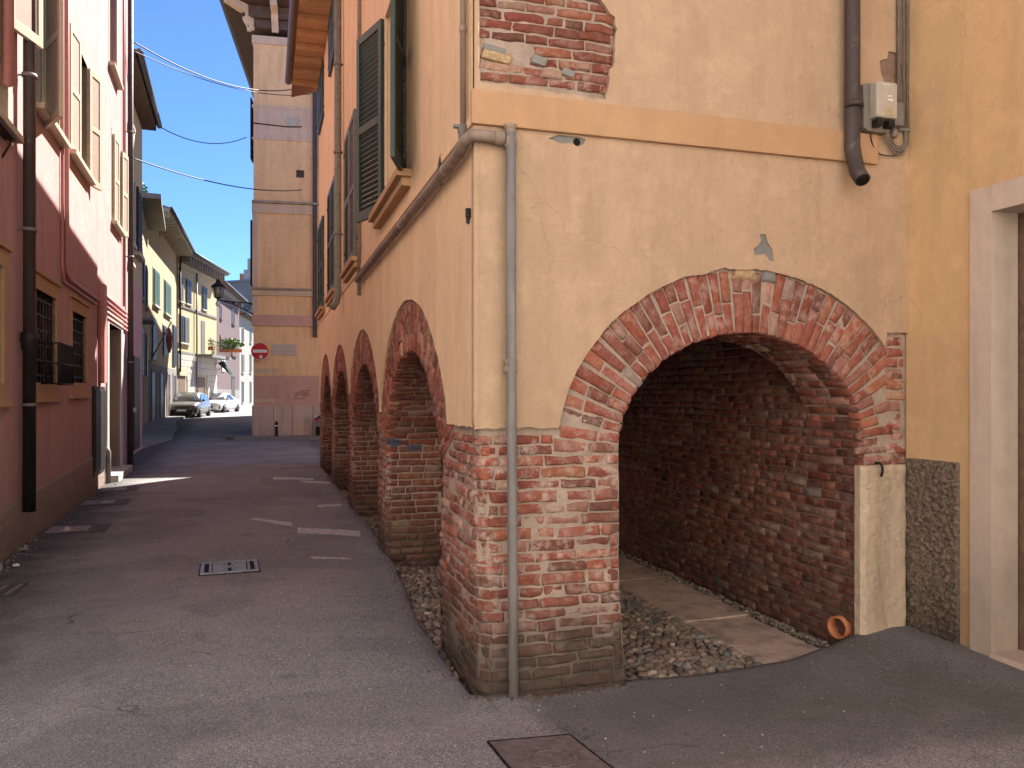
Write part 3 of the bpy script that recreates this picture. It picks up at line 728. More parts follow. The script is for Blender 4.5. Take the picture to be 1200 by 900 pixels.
def rc3(a, b):
    zt = lerp_tab([(0, .475), (8.4, .475), (13.6, .575), (16, .575)], a)+.012*nz(a*6)
    z = -.3+(zt+.3)*b; return PF.p(a, z, (.016+.012*nz(a*22, z*22, 1))*sm(1., .97, b)-.004*(b > .99))
PF.box(mb, 4.505, 15.38, -.3, .44, -.24, -.002); gridskin(mb, rc3, 4.5, 15.4, 0., 1., .03)
mb.build('plinth', 'roughcast_pink', pink)
mb = MB(); PF.box(mb, 4.51, PEND-.001, -.3, 12.1, -4.5, -2.); PF.box(mb, 4.51, 4.8, -.3, 12.1, -2., -.255); PF.box(mb, PEND-.3, PEND-.002, -.3, 12.1, -2., -.255); PF.box(mb, 4.81, PEND-.31, 3.3, 3.6, -2., -.26)
mb.build('wall_mass', 'plaster_pink', pink)
mb = MB(); PF.box(mb, 4.3, PEND+.15, 12.2, 12.35, -4.7, .45); mb.build('roof', 'rooftile', pink)
for (a, b, c, d) in ground_w:
    mb = MB(); mb.slab(rect(a, b, c, d), [rect(a+FW, b-FW, c+FW, d-FW)], PF.fn(.018), .14)
    PF.box(mb, a-.02, b+.02, d-.005, d+.035, .0, .05, .006); PF.box(mb, a-.03, b+.03, c-.05, c+.004, .0, .055, .006)
    w = mb.build('window', 'frame_tan', pink)
    mb = MB(); PF.box(mb, a+FW, b-FW, c+FW, d-FW, -.21, -.19); mb.build('pane', 'glass', w)
    mb = MB(); n = 7
    for i in range(n):
        s = a+FW+(b-a-2*FW)*(i+.5)/n; mb.tube([PF.p(s, c+FW, -.03), PF.p(s, d-FW, -.03)], .011, 6)
    for i in range(6):
        z = c+FW+(d-c-2*FW)*(i+.5)/6; PF.box(mb, a+FW, b-FW, z-.012, z+.012, -.036, -.024)
    mb.build('bar_grille', 'black_iron', w)
    mb = MB()
    for (s0, s1) in ((a+FW, (a+b)/2-.01), ((a+b)/2+.01, b-FW)):
        for q in ((s0, s0+.05, c+FW, d-FW), (s1-.05, s1, c+FW, d-FW), (s0+.05, s1-.05, c+FW, c+FW+.06), (s0+.05, s1-.05, d-FW-.06, d-FW)): PF.box(mb, *q, -.19, -.15)
    mb.build('sash', 'wood_dark', w)
    if a > 9 and a < 11:                                  # bulging grille basket at the foot of this window
        mb = MB(); s0, s1, z0, z1, n1 = a+FW+.25, b-FW+.02, c+.16, c+.62, .19
        for z in (z0, (z0+z1)/2, z1): mb.tube([PF.p(s0, z, 0), PF.p(s0, z, n1), PF.p(s1, z, n1), PF.p(s1, z, 0)], .011, 6)
        for i in range(9): s = s0+(s1-s0)*i/8; mb.tube([PF.p(s, z0, n1), PF.p(s, z1, n1)], .010, 6)
        for i in range(1, 3):
            for s in (s0, s1): mb.tube([PF.p(s, z0, n1*i/3), PF.p(s, z1, n1*i/3)], .010, 6)
        mb.build('grille_basket', 'black_iron', w)
def panel_leaf(hinge, end, z0, z1, parent, inner='plaster_pink', th=.045):
    """framed casement shutter from hinge to free end (plan points)"""
    h = Vector((hinge[0], hinge[1], 0)); u = Vector((end[0], end[1], 0))-h; w = u.length; u.normalize(); n = Vector((-u.y, u.x, 0)); up = Vector((0, 0, 1))
    m = MB(); P = lambda a, z, t: h+u*a+up*z+n*(t-th/2); s = .075
    for a0, a1, c0, c1 in ((0, s, z0, z1), (w-s, w, z0, z1), (s, w-s, z0, z0+.10), (s, w-s, z1-.09, z1), (s, w-s, (z0+z1)/2-.04, (z0+z1)/2+.04)): m.box(P(a0, c0, 0), u*(a1-a0), n*th, up*(c1-c0), (1, 1, 1), .004)
    o = m.build('shutter', 'frame_cream', parent)
    g = MB(); g.box(P(s-.005, z0+.09, .012), u*(w-2*s+.01), n*.018, up*(z1-z0-.17)); g.build('shutter_panel', M['frame_dusty'], o)
    return o
M['frame_dusty'] = flat('frame_dusty', (.36, .27, .215), .6, .12)
for i, (a, b, c, d) in enumerate(upper_w):
    mb = MB(); mb.slab(rect(a-.09, b+.09, c, d+.09), [rect(a, b, c+.001, d)], PF.fn(.008), .10)
    mb.slab(rect(a, b, c, d), [rect(a+.07, b-.07, c+.07, d-.07)], PF.fn(-.14), .06); PF.box(mb, (a+b)/2-.04, (a+b)/2+.04, c+.07, d-.07, -.195, -.142)
    w = mb.build('window', 'frame_cream', pink)
    mb = MB(); PF.box(mb, a+.03, b-.03, c+.03, d-.03, -.185, -.17); mb.build('pane', 'glass', w)
    mb = MB(); PF.box(mb, a-.14, b+.14, c-.07, c-.001, -.1, .11, .01); mb.build('sill', 'frame_cream', w)
    if i == 0: panel_leaf((-2.364, 8.78), (-2.206, 9.28), 5.08, d, w)
    elif i == 1: panel_leaf((-2.43, 10.40), (-2.15, 9.87), 4.59, d, w)
    elif i == 2: panel_leaf((-2.485, 11.84), (-2.462, 12.35), 4.76, d, w); panel_leaf((-2.555, 13.42), (-2.465, 13.82), 4.70, d, w)
    elif i == 3: panel_leaf(PF.p(a-.03, 0, .03), PF.p(a+.45, 0, .06), c-.02, d, w); panel_leaf(PF.p(b+.03, 0, .04), PF.p(b+.45, 0, .10), c-.02, d, w)
    elif i in (6, 7): panel_leaf(PF.p(b+.03, 0, .04), PF.p(b+.5, 0, .12), c-.02, d, w)
# street door with pale stone surround
mb = MB(); mb.slab([(DP[0]-.22, -.1), (DP[0], -.1), (DP[0], DP[3]), (DP[1], DP[3]), (DP[1], -.1), (DP[1]+.30, -.1), (DP[1]+.30, DP[3]+.22), (DP[0]-.22, DP[3]+.22)], [], PF.fn(.03), .50)
mb.build('door_frame', 'stone_white', pink)
mb = MB(); PF.box(mb, DP[0]+.002, DP[1]-.002, -.05, DP[3]-.001, -.50, -.44)
for k in range(3): PF.box(mb, DP[0]+.12, DP[1]-.12, .15+k*.87, .88+k*.87, -.439, -.42, .01)
dr = mb.build('door', 'wood_dark', pink); mb = MB(); mb.lathe(PF.p(DP[0]+.85, 1.05, -.44), [(.02, 0), (.02, .03), (.035, .04), (.02, .07)], PF.n); mb.build('handle', 'pipe_zinc', dr)
mb = MB(); PF.box(mb, DP[0]-.2, DP[1]+.28, -.1, .12, -.5, .20, .012); mb.build('doorstep', 'stone_white', pink)
# second narrow dark door by the far pipe
mb = MB(); PF.box(mb, 18.55, 19.0, 0, 2.3, -.02, .02, .004); mb.build('side_door', 'green', pink)
for i, s in enumerate((2.75, 2.84, 2.93, 3.02, 3.11)):
    mb = MB(); mb.tube([PF.p(14.85, s+.10, .03), PF.p(18.3, s+.10, .03)], .024, 8)
    tag(mb.build('wall_conduit', 'conduit_pink', loc=PF.p(14.9, s+.1)), '%s of five pink conduits running side by side over the white door' % ('lowest', 'second lowest', 'middle one', 'second highest', 'topmost')[i], 'conduit', 'pink conduits over the white door')
def pipe(name, label, cat, pts, r, mat, clamps=(), group=None, n=12, clampmat='pipe_zinc', wall=None, extra=None):
    t = thing(name, label, cat, pts[-1], group)
    m = MB(); m.tube(pts, r, n); m.build('pipe', mat, t)
    for c in clamps:
        c = Vector(c); m = MB(); m.lathe(c-Vector((0, 0, .018)), [(r*1.0, 0), (r*1.22, 0), (r*1.22, .036), (r*1.0, .036)], n=14)
        if wall is not None: m.tube([c, c+Vector(wall)], .010, 6)
        m.build('clamp', clampmat, t)
    return t
t = pipe('downpipe', 'thick dark brown downpipe with a heavy cast iron lower end on the near pink wall', 'drainpipe', [PF.p(9.16, 12.1, .10), PF.p(9.16, 2.0, .10)], .058, 'pipe_brown', [PF.p(9.16, z, .10) for z in (4.75, 7.2, 3.2)], wall=-PF.n*.12)
m = MB(); m.lathe(PF.p(9.16, .36, .10), [(.060, 0), (.060, 1.62), (.07, 1.63), (.074, 1.70), (.082, 1.72), (.082, 1.80), (.062, 1.81)], n=16); m.build('cast_iron_foot', 'black_iron', t)
m = MB(); m.lathe(PF.p(9.16, 1.42, .10), [(.067, 0), (.071, 0), (.071, .03), (.067, .03)], n=16); m.build('clamp', 'pipe_zinc', t)
pipe('downpipe', 'thin dark brown downpipe at the far end of the pink wall beside the white door', 'drainpipe', [PF.p(18.35, 12.1, .09), PF.p(18.35, .05, .09)], .055, 'pipe_brown', [PF.p(18.35, z, .09) for z in (2.2, 4.4, 7.0)], wall=-PF.n*.1)
pipe('wall_conduit', 'square pink trunking running down beside the dark near downpipe', 'conduit', [PF.p(8.62, 12., .03), PF.p(8.62, 4.45, .03)], .055, 'conduit_pink', n=4)
pipe('wall_conduit', 'long pink riser conduit bending sideways over the second barred window', 'conduit', [PF.p(11.62, 12., .03), PF.p(11.62, 3.22, .03), PF.p(11.68, 3.10, .03), PF.p(11.8, 3.05, .03), PF.p(14.4, 3.05, .03), PF.p(14.42, 1.7, .03)], .026, 'conduit_pink', n=8)
pipe('wall_conduit', 'thin grey pink riser pipe just left of the long pink riser conduit', 'conduit', [PF.p(11.32, 12., .025), PF.p(11.32, 3.16, .025), PF.p(11.4, 2.97, .025), PF.p(14.2, 2.97, .025)], .018, 'conduit_pink', n=8)
m = MB(); PF.box(m, 14.55, 14.85, 1.72, 3.35, 0, .09, .006)
tag(m.build('wall_conduit', 'conduit_pink', loc=PF.p(14.7, 1.7)), 'broad pink duct standing on top of the black meter cabinet', 'conduit')
pipe('wall_conduit', 'pink riser conduit high on the wall near the far dark downpipe', 'conduit', [PF.p(17.75, 12., .03), PF.p(17.75, 3.3, .03)], .022, 'conduit_pink', n=8)
t = thing('meter_cabinet', 'tall black metal meter cabinet set in the pink wall before the white door', 'cabinet', PF.p(14.4, .27))
m = MB(); PF.box(m, 13.85, 15.05, .25, 1.66, -.1, .035, .006); m.build('case', 'black_iron', t)
m = MB(); PF.box(m, 13.92, 14.44, .32, 1.60, .036, .05, .004); m.build('door', 'black', t); m = MB(); PF.box(m, 14.46, 14.98, .32, 1.60, .036, .05, .004); m.build('door', 'black', t)
m = MB(); m.tube([PF.p(15.25, -.05, .06), PF.p(15.25, .55, .06), PF.p(15.25, .62, .02)], .04, 10); tag(m.build('standpipe', 'pipe_zinc', loc=PF.p(15.25, 0)), 'short stub of grey standpipe beside the black meter cabinet', 'pipe')
# awning-like bracket and cable bundle at the very left edge
t = thing('wall_bracket', 'black iron bracket with cables at the left edge of the pink wall', 'bracket', PF.p(8.2, 3.95))
m = MB(); PF.box(m, 7.8, 8.62, 3.93, 3.97, 0, .10, .004); m.tube([PF.p(8.55, 3.75, 0), PF.p(8.55, 3.93, .09)], .010, 6); m.build('shelf', 'black_iron', t)

# ================================================================== TAN HOUSE closing the lane, facing the camera
tan = thing('tan_house', 'tall tan house facing down the lane with dirty bracketed eaves and a stone base', 'house', (1., 28.6, 0))
TO = onD(297, 515, 27.4); tdir = Vector((math.cos(R(-6)), math.sin(R(-6)), 0)); tnor = Vector((tdir.y, -tdir.x, 0))
TF = Fac((TO.x, TO.y), tdir, tnor)
TW = 14.5
mb = MB(); TF.box(mb, 0, TW, 3.9, 13.7, -28., 0); mb.build('wall', 'plaster_tan', tan)
mb = MB(); TF.box(mb, .0, TW, 2.16, 3.9, -28., -.001); mb.build('lower_wall', 'plaster_tan', tan)
mb = MB(); TF.box(mb, -.001, TW, 1.14, 2.158, -28., .001); mb.build('pink_wash', 'tan_pink', tan)
mb = MB(); s = 0.; k = 0
widths = [.66, .62, .70, .66, .72, .66]+[.7]*16
for w in widths:
    if s+w > TW: break
    TF.box(mb, s+.006, s+w-.006, -.3, 1.14, -.3, .045, .012); s += w
TF.box(mb, -.046, -.004, -.3, 1.135, -27.9, .04, .008)
mb.build('stone_base', 'stone_pink', tan)
for z0, z1, nn, mt in ((13.5, 13.78, .05, 'tan_pale'), (11.32, 11.42, .03, 'tan_pale'), (10.24, 10.30, .03, 'tan_pale'), (8.06, 8.14, .11, 'ledge_stone'), (7.72, 8.045, .05, 'tan_pale'), (5.10, 5.17, .10, 'ledge_stone'), (4.90, 5.085, .05, 'tan_pale'), (3.86, 4.24, .06, 'tan_pink')):
    mb = MB(); TF.box(mb, -.05, TW, z0, z1, -28.02, nn, .01); mb.build('string_course', mt, tan)
mb = MB(); TF.box(mb, .0, TW, 10.30, 11.32, -.01, .012); mb.build('upper_band', 'tan_pale', tan)
mb = MB(); TF.box(mb, -.04, .16, 5.2, 7.7, -.3, .02, .01); TF.box(mb, -.04, .16, 4.3, 4.88, -.3, .02, .01); each(mb, 'corner_pilaster', 'tan_pale', tan)
mb = MB(); TF.box(mb, -.95, TW, 14.72, 14.82, -28.9, .85); mb.build('eave_board', 'soffit_dirty', tan)
mb = MB(); TF.box(mb, -.35, TW, 14.3, 14.70, -28.3, .30, .03); TF.box(mb, -.18, TW, 14.0, 14.298, -28.2, .14, .03); mb.build('cornice', 'soffit_dirty', tan)
def corbel(s0, z, dep, w, dirv=None):
    m = MB(); P = [(0, 0), (.05, -.78), (.16, -.80), (.2, -.62), (.34, -.5), (.38, -.28), (dep, -.18), (dep, 0)]
    if dirv is None: m.slab(P, [], lambda a, b, t: TF.p(s0+t, z+b, a), w)
    else:
        u, v = dirv; m.slab(P, [], lambda a, b, t: TF.p(0, z+b, 0)+u*a+v*(t-w/2), w)
    return m.build('corbel', 'tan_pale', tan)
for s0 in (.62, 2.3, 4.0, 5.6, 7.2): corbel(s0, 14.68, .8, .22)
u = (TF.n-TF.d).normalized(); corbel(0, 14.68, 1.1, .24, (u, Vector((-u.y, u.x, 0))))
mb = MB(); mb.tube([TF.p(TW, 14.80, .92), TF.p(-1.0, 14.80, .92), TF.p(-1.0, 14.80, -28.9)], .09, 10); mb.build('gutter', 'gutter_grey', tan)
mb = MB(); b0 = [TF.p(-1., 14.83, .9), TF.p(TW, 14.83, .9), TF.p(TW, 14.83, -28.9), TF.p(-1., 14.83, -28.9)]; r0 = [TF.p(3.5, 16.4, -4.), TF.p(5., 16.4, -24.)]
mb.add(b0+r0, [(0, 1, 4), (1, 2, 5, 4), (2, 3, 5), (3, 0, 4, 5), (0, 3, 2, 1)]); mb.build('roof', 'rooftile', tan)
for (z0, z1) in ((5.25, 7.5), (9.6, 11.7)):           # louvred leaf folded out on its lane side
    w = MB(); TF.box(w, -.03, -.002, z0, z1, -1.9, -.7); wd = w.build('window', 'black', tan)
    m = MB(); TF.box(m, -.12, -.075, z0, z1, -.66, -.12, .005); sh = m.build('shutter', 'black_iron', wd)
mb = MB(); TF.box(mb, 1.97, 2.12, 3.5, 12.3, 0, .10, .006); tag(mb.build('cable_duct', 'pipe_brown', loc=TF.p(2.05, 3.5)), 'dark vertical cable duct on the tan wall close to the arcade house', 'duct')
mb = MB(); TF.box(mb, 1.42, 1.68, 9.0, 9.25, .0, .02); v = MB()
o = thing('wall_vent', 'small dark louvred vent high on the tan wall', 'vent', TF.p(1.5, 9.1)); mb.build('plate', 'wood_dark', o)
m = MB(); [TF.box(m, 1.44, 1.66, 9.03+.05*k, 9.05+.05*k, .021, .035) for k in range(5)]; each(m, 'slat', 'pipe_brown', o)
esc = [(-.22, .14), (.22, .14), (.28, .02), (.2, -.05), (.12, -.16), (0, -.21), (-.12, -.16), (-.2, -.05), (-.28, .02)]
mb = MB(); mb.slab([(1.27+a, 10.92+b) for a, b in esc], [], TF.fn(.05), .06); tag(mb.build('wall_escutcheon', 'stone_white', loc=TF.p(1.27, 10.9)), 'small pale stone escutcheon high on the tan wall', 'plaque')
# street name tablet
pq = thing('street_name_tablet', 'pale marble street name tablet on the tan wall right of the no entry sign', 'sign', TF.p(1., 2.9, .0))
mb = MB(); TF.box(mb, .62, 1.42, 2.86, 3.25, 0.002, .03, .004); mb.build('tablet', plaster('tablet_marble', (.60, .50, .43), (.55, .455, .39), (.47, .39, .33), .15, .3), pq)
letter = flat('worn_letter', (.36, .29, .25), .8, .1)
m = MB(); q = random.Random(5)                       # worn, illegible lettering in two lines
for zc, n0, n1 in ((3.14, .70, 1.27), (2.97, .68, 1.38)):
    x = n0
    while x < n1:
        if q.random() < .85:
            m.slab([(x, zc-.05), (x+.012, zc-.05), (x+.012, zc+.05), (x, zc+.05)], [], TF.fn(.032), .004)
            if q.random() < .6: m.slab([(x+.014, zc+.04), (x+.04, zc+.04), (x+.04, zc+.05), (x+.014, zc+.05)], [], TF.fn(.032), .004)
        x += .065
m.build('worn_lettering', letter, pq)
# no entry sign
ne = thing('no_entry_sign', 'round red no entry sign with a white bar at the corner of the tan house', 'sign', TF.p(.22, 2.7, .2))
cc = TF.p(.24, 2.98, .24)
def disc(c, r, mt, nm, t0, t1, pts=None, par=ne):
    m = MB(); m.slab(pts or circ((0, 0), r, 40), [], lambda a, b, t: c+TF.d*a+Vector((0, 0, b))+TF.n*(t1-t), t1-t0); return m.build(nm, mt, par)
disc(cc, .295, 'white', 'rim', -.012, 0.); disc(cc, .282, 'red', 'disc', .001, .004)
disc(cc, 0, 'white', 'bar', .005, .008, [(-.235, -.045), (.235, -.045), (.235, .055), (-.235, .055)]); disc(cc+Vector((0, 0, -.19))+TF.d*.03, .055, 'white', 'sticker', .005, .007)
m = MB(); m.tube([cc-TF.n*.02, cc-TF.n*.235], .02, 8); m.tube([TF.p(.24, 2.75, .02), TF.p(.24, 3.2, .02)], .02, 8); m.build('wall_mount', 'pipe_zinc', ne)
# pale patches and scrawl on the wall
for (a, b, z0, z1) in ((.06, .82, 2.22, 2.42), (.04, .72, 1.24, 1.38)):
    mb = MB(); mb.slab([(a+.02*nz(i*3.1, a), z0) for i in (0,)]+[(b, z0+.02), (b+.02, z1-.03), (b-.1, z1), ((a+b)/2, z1-.02), (a, z1)], [], TF.fn(.006), .01); mb.build('repair_patch', 'tan_pale', tan)
m = MB(); c0 = Vector((1.62, 1.50))
strokes = [[(-.32, -.16), (-.2, -.12), (-.22, -.05), (-.1, .06), (-.18, .09), (-.24, .02), (-.2, -.12), (-.02, -.16), (.1, -.06), (.16, .12)], [(-.04, .12), (-.08, -.02), (.02, .02), (.04, .12), (.0, -.04)], [(.06, .1), (.08, -.02), (.16, .02), (.18, .14), (.2, .0), (.26, -.06)], [(-.08, .13), (.27, .16)]]
for s in strokes: m.tube([TF.p(c0.x+a, c0.y+b, .004) for a, b in s], .008, 5)
m.build('graffiti_scrawl', flat('graffiti_red', (.16, .05, .05), .7), tan)
# kerbed pavement corner, bollard, scooter
bo = thing('bollard', 'short black iron bollard before the tan house stone base', 'bollard', TF.p(.80, -.05, .45))
m = MB(); m.lathe(TF.p(.80, -.12, .45), [(.085, 0), (.085, .05), (.062, .08), (.05, .5), (.058, .52), (.058, .55), (.046, .57), (.046, .60), (.06, .62), (.058, .68), (.03, .72)], n=16); m.build('post', 'black_iron', bo)
m = MB(); m.lathe(TF.p(.80, .425, .45), [(.050, 0), (.054, .002), (.053, .05), (.048, .052)], n=16); m.build('reflective_band', 'white', bo)
m = None
# ================================================================== scooter, lantern
def gz(x, y):
    """ground height"""
    far = .0065*max(0., min(70., y-29.))
    prof = lerp_tab([(-.2, 0), (.6, -.03), (1., -.085), (1.5, -.12), (2., -.108), (2.56, -.118), (3.1, -.10), (3.4, -.05), (3.62, -.005), (3.87, .035), (4.1, .03), (6, .03)], x)
    fr = sm(2.4, 4.1, y) if y < 4.25 else 1-.75*sm(4.3, 8.5, y)
    return far+prof*fr+.006*nz(x*.8, y*.8)
sc = thing('motor_scooter', 'dark parked scooter half hidden behind the last arcade pier, red tail lamp showing', 'scooter', TF.p(2.3, .1, .35))
B = TF.p(2.36, gz(1.3, 27.7)+.03, .42); ud = TF.d; un = TF.n; up = Vector((0, 0, 1))
P = lambda a, z, t=0.: B+ud*a+up*z+un*t
for a in (0., 1.22):
    m = MB(); m.lathe(P(a, .28, -.06), [(.17, 0), (.26, .01), (.28, .04), (.28, .08), (.26, .11), (.17, .12)], un, 24); w = m.build('wheel', 'rubber', sc)
    m = MB(); m.lathe(P(a, .28, -.05), [(.03, -.02), (.165, 0), (.165, .10), (.03, .12)], un, 20); m.build('rim', 'grey_dark', w)
m = MB(); m.slab([(-.22, .42), (-.1, .68), (.45, .72), (.55, .40), (.62, .24), (.95, .24), (1.06, .36), (1.02, 1.0), (1.1, 1.0), (1.2, .42), (1.0, .17), (.5, .17), (.3, .34)], [], lambda a, b, t: P(a, b, .13-t), .26); m.build('body', 'car_grey', sc)
m = MB(); m.slab([(-.22, .69), (-.2, .77), (.5, .79), (.52, .73)], [], lambda a, b, t: P(a, b, .14-t), .28); m.build('seat', 'black', sc)
m = MB(); m.box(P(-.30, .60, -.09), ud*.10, un*.18, up*.12, (1, 1, 1), .03); m.build('tail_light', 'red', sc)
m = MB(); m.box(P(-.29, .74, -.07), ud*.05, un*.14, up*.06, (1, 1, 1), .02); m.build('indicator_lamp', 'white', sc)
m = MB(); m.tube([P(1.06, .95), P(1.02, 1.08)], .03, 8); m.tube([P(.98, 1.08, -.32), P(1.04, 1.08, 0), P(.98, 1.08, .32)], .018, 8); m.build('handlebar', 'black', sc)

ln = thing('street_lantern', 'black wrought iron lantern on a scrolled bracket from the tan house corner', 'street lamp', TF.p(-.02, 4.5, -.05))
br = []
def BP(a, z): return TF.p(-a, z, -.06)
m = MB(); m.tube([BP(0, 4.62), BP(.5, 4.66), BP(1.05, 4.70), BP(1.16, 4.73)], .02, 8); m.tube([BP(.02, 4.25), BP(.3, 4.42), BP(.7, 4.60), BP(1.0, 4.69)], .017, 8)
for (ca, cz, r) in ((.20, 4.47, .12), (.46, 4.55, .085), (.10, 4.60, .06), (.66, 4.62, .055)):
    m.tube([BP(ca+r*(1-k/34)*math.cos(k*.42), cz+r*(1-k/34)*math.sin(k*.42)) for k in range(26)], .012, 6)
m.tube([BP(0, 4.2), BP(0, 4.75)], .025, 8); m.build('bracket', 'black_iron', ln)
lc = BP(1.16, 4.72)
k_ = .8
m = MB(); m.lathe(lc, [(.03*k_, 0), (.05*k_, .05*k_), (.15*k_, .09*k_), (.16*k_, .11*k_)], n=6); m.lathe(lc+up*.54*k_, [(a*k_, b*k_) for a, b in [(.29, 0), (.29, .03), (.24, .07), (.2, .13), (.1, .20), (.08, .24), (.1, .26), (.06, .31), (.02, .36)]], n=12)
for k in range(6):
    c, s_ = math.cos(k*math.pi/3)*k_, math.sin(k*math.pi/3)*k_; m.tube([lc+Vector((c*.155, s_*.155, .10*k_)), lc+Vector((c*.26, s_*.26, .55*k_))], .012, 5)
m.build('lantern_frame', 'black_iron', ln)
m = MB(); m.lathe(lc+up*.11*k_, [(.14*k_, 0), (.245*k_, .43*k_)], n=6); m.build('lantern_glass', 'lamp_glass', ln)
m = MB(); m.lathe(lc+up*-.22, [(.02, .2), (.05, .17), (.085, .1), (.08, .04), (.03, .0)][::-1], n=12); tag(m.build('surveillance_camera', 'white', loc=lc), 'small white dome camera hanging under the lantern', 'camera')

# ================================================================== far houses
def hit(f, px, py):
    x, y, w = ray(px, py); v = Vector((x, y, 0)); t = f.o.dot(f.n)/v.dot(f.n)
    q = v*t; return (q-f.o).dot(f.d), CH+w*t
def fhouse(name, label, p0, p1, zt, dep, mat, over=.6, eave='soffit_dirty', cat='house', rooft=True, ez=.18, rise=1.6):
    d = Vector((p1[0]-p0[0], p1[1]-p0[1], 0)); L = d.length; f = Fac(p0, d, (d.y, -d.x))
    h = thing(name, label, cat, f.p(L/2, 0)); m = MB(); f.box(m, 0, L, -.3, zt, -dep, 0); m.build('wall', mat, h)
    if rooft:
        m = MB(); f.box(m, -.05, L+.05, zt, zt+ez, -dep-.3, over); m.build('eave', eave, h)
        m = MB(); a = [f.p(-.1, zt+ez, over+.05), f.p(L+.1, zt+ez, over+.05), f.p(L+.1, zt+ez, -dep-.3), f.p(-.1, zt+ez, -dep-.3), f.p(-.1, zt+ez+rise, -dep/2), f.p(L+.1, zt+ez+rise, -dep/2)]
        m.add(a, [(0, 1, 5, 4), (2, 3, 4, 5), (0, 4, 3), (1, 2, 5), (0, 3, 2, 1)]); m.build('roof', 'rooftile', h)
        m = MB(); m.tube([f.p(-.1, zt+ez-.02, over+.08), f.p(L+.1, zt+ez-.02, over+.08)], .075, 8); m.build('gutter', 'gutter_grey', h)
    return h, f, L
def fwin(h, f, s0, s1, z0, z1, frame='stone_white', pane='glass', shut=None, openang=None, sill=True, grow=.09):
    m = MB(); m.slab(rect(s0-grow, s1+grow, z0, z1+grow), [rect(s0, s1, z0+.001, z1)], f.fn(.035), .05); w = m.build('window', frame, h)
    m = MB(); f.box(m, s0, s1, z0, z1, .002, .012); m.build('pane', pane, w)
    if sill: m = MB(); f.box(m, s0-.16, s1+.16, z0-.10, z0-.001, .0, .15); m.build('sill', frame, w)
    if shut:
        for q0, q1 in (((s0-(s1-s0)*.5, s0-.02), (s1+.02, s1+(s1-s0)*.5)) if openang else ((s0, (s0+s1)/2-.01), ((s0+s1)/2+.01, s1))):
            m = MB(); f.box(m, q0, q1, z0, z1, .04, .085); n = int((z1-z0)/.14)
            for k in range(n): f.box(m, q0+.06, q1-.06, z0+.08+(z1-z0-.16)*k/n, z0+.08+(z1-z0-.16)*(k+.55)/n, .086, .10)
            m.build('shutter', shut, w)
    return w
# first narrow house after the pink one
h, f, L = fhouse('narrow_house', 'narrow shadowed cream house squeezed against the pink one, with dark jutting eaves', (-3.12, 19.45), (-3.32, 24.5), 8.95, 7, 'plaster_cream', .36)
fwin(h, f, 1.2, 2.2, 5.2, 6.9, shut='black'); fwin(h, f, 3.2, 4.2, 5.2, 6.9, shut='black'); fwin(h, f, 1.0, 2.0, 1.2, 3.0, shut='wood_dark')
m = MB(); f.box(m, 2.9, 4.3, .1, 2.5, .0, .03); m.build('door', 'wood_dark', h)
m = MB(); f.box(m, -.02, L, -.1, 4.4, -.05, .004); m.build('ground_wash', 'plaster_pink', h)
# terrace house with washing
h, f, L = fhouse('terrace_house', 'dirty cream house with black shutters and a roof terrace of washing', (-3.95, 25.2), (-5.28, 40.9), 9.2, 8, 'plaster_cream', .5, rooft=False)
m = MB(); f.box(m, 9., L, 9.2, 9.4, -8, .75); m.build('terrace_slab', 'stone_grey', h)
for k, s0 in enumerate((1.5, 5.2, 9., 12.6)):
    fwin(h, f, s0, s0+1.1, 5.3, 7.1, shut='black', openang=(k % 2 == 0)); fwin(h, f, s0, s0+1.1, 2.3, 4.1, shut='black', sill=False)
m = MB(); f.box(m, 3.2, 5.2, 3.95, 4.02, 0, .7); m.build('ledge', 'grey_dark', h)
rl = thing('drying_rack', 'dark metal rack of washing lines on the roof terrace edge', 'clothes rack', f.p(12, 9.4, .5))
A_, B_ = onD(166.5, 232, 38.), onD(187.5, 236, 39.5)
m = MB(); m.tube([Vector((A_.x, A_.y, 9.3)), A_, B_, Vector((B_.x, B_.y, 9.3))], .02, 6); m.build('rail', 'black_iron', rl)
for k, (u0, u1, z0, cm, lb) in enumerate(((.02, .20, 9.5, 'cloth_red', 'dark red blanket hanging at the near end of the terrace washing line'), (.23, .44, 9.62, 'cloth_grey', 'dark grey trousers hanging next to the red blanket on the line'), (.46, .70, 9.55, 'cloth_pale', 'pale grey sheet hanging mid terrace'), (.72, .96, 9.7, 'wood_brown', 'brown cloth hanging at the far end of the washing line'))):
    m = MB()
    def cp(a, b): p = A_.lerp(B_, u0+(u1-u0)*a); return Vector((p.x+.02*math.sin(a*14), p.y+.10*math.sin(a*16+2*b)-.05, z0+.08*nz(a*5, k)*(1-b)+(p.z-z0)*b))
    gridskin(m, cp, 0., 1., 0., 1., .05); tag(m.build('hanging_cloth', cm, loc=cp(.5, 1.)), lb, 'laundry')
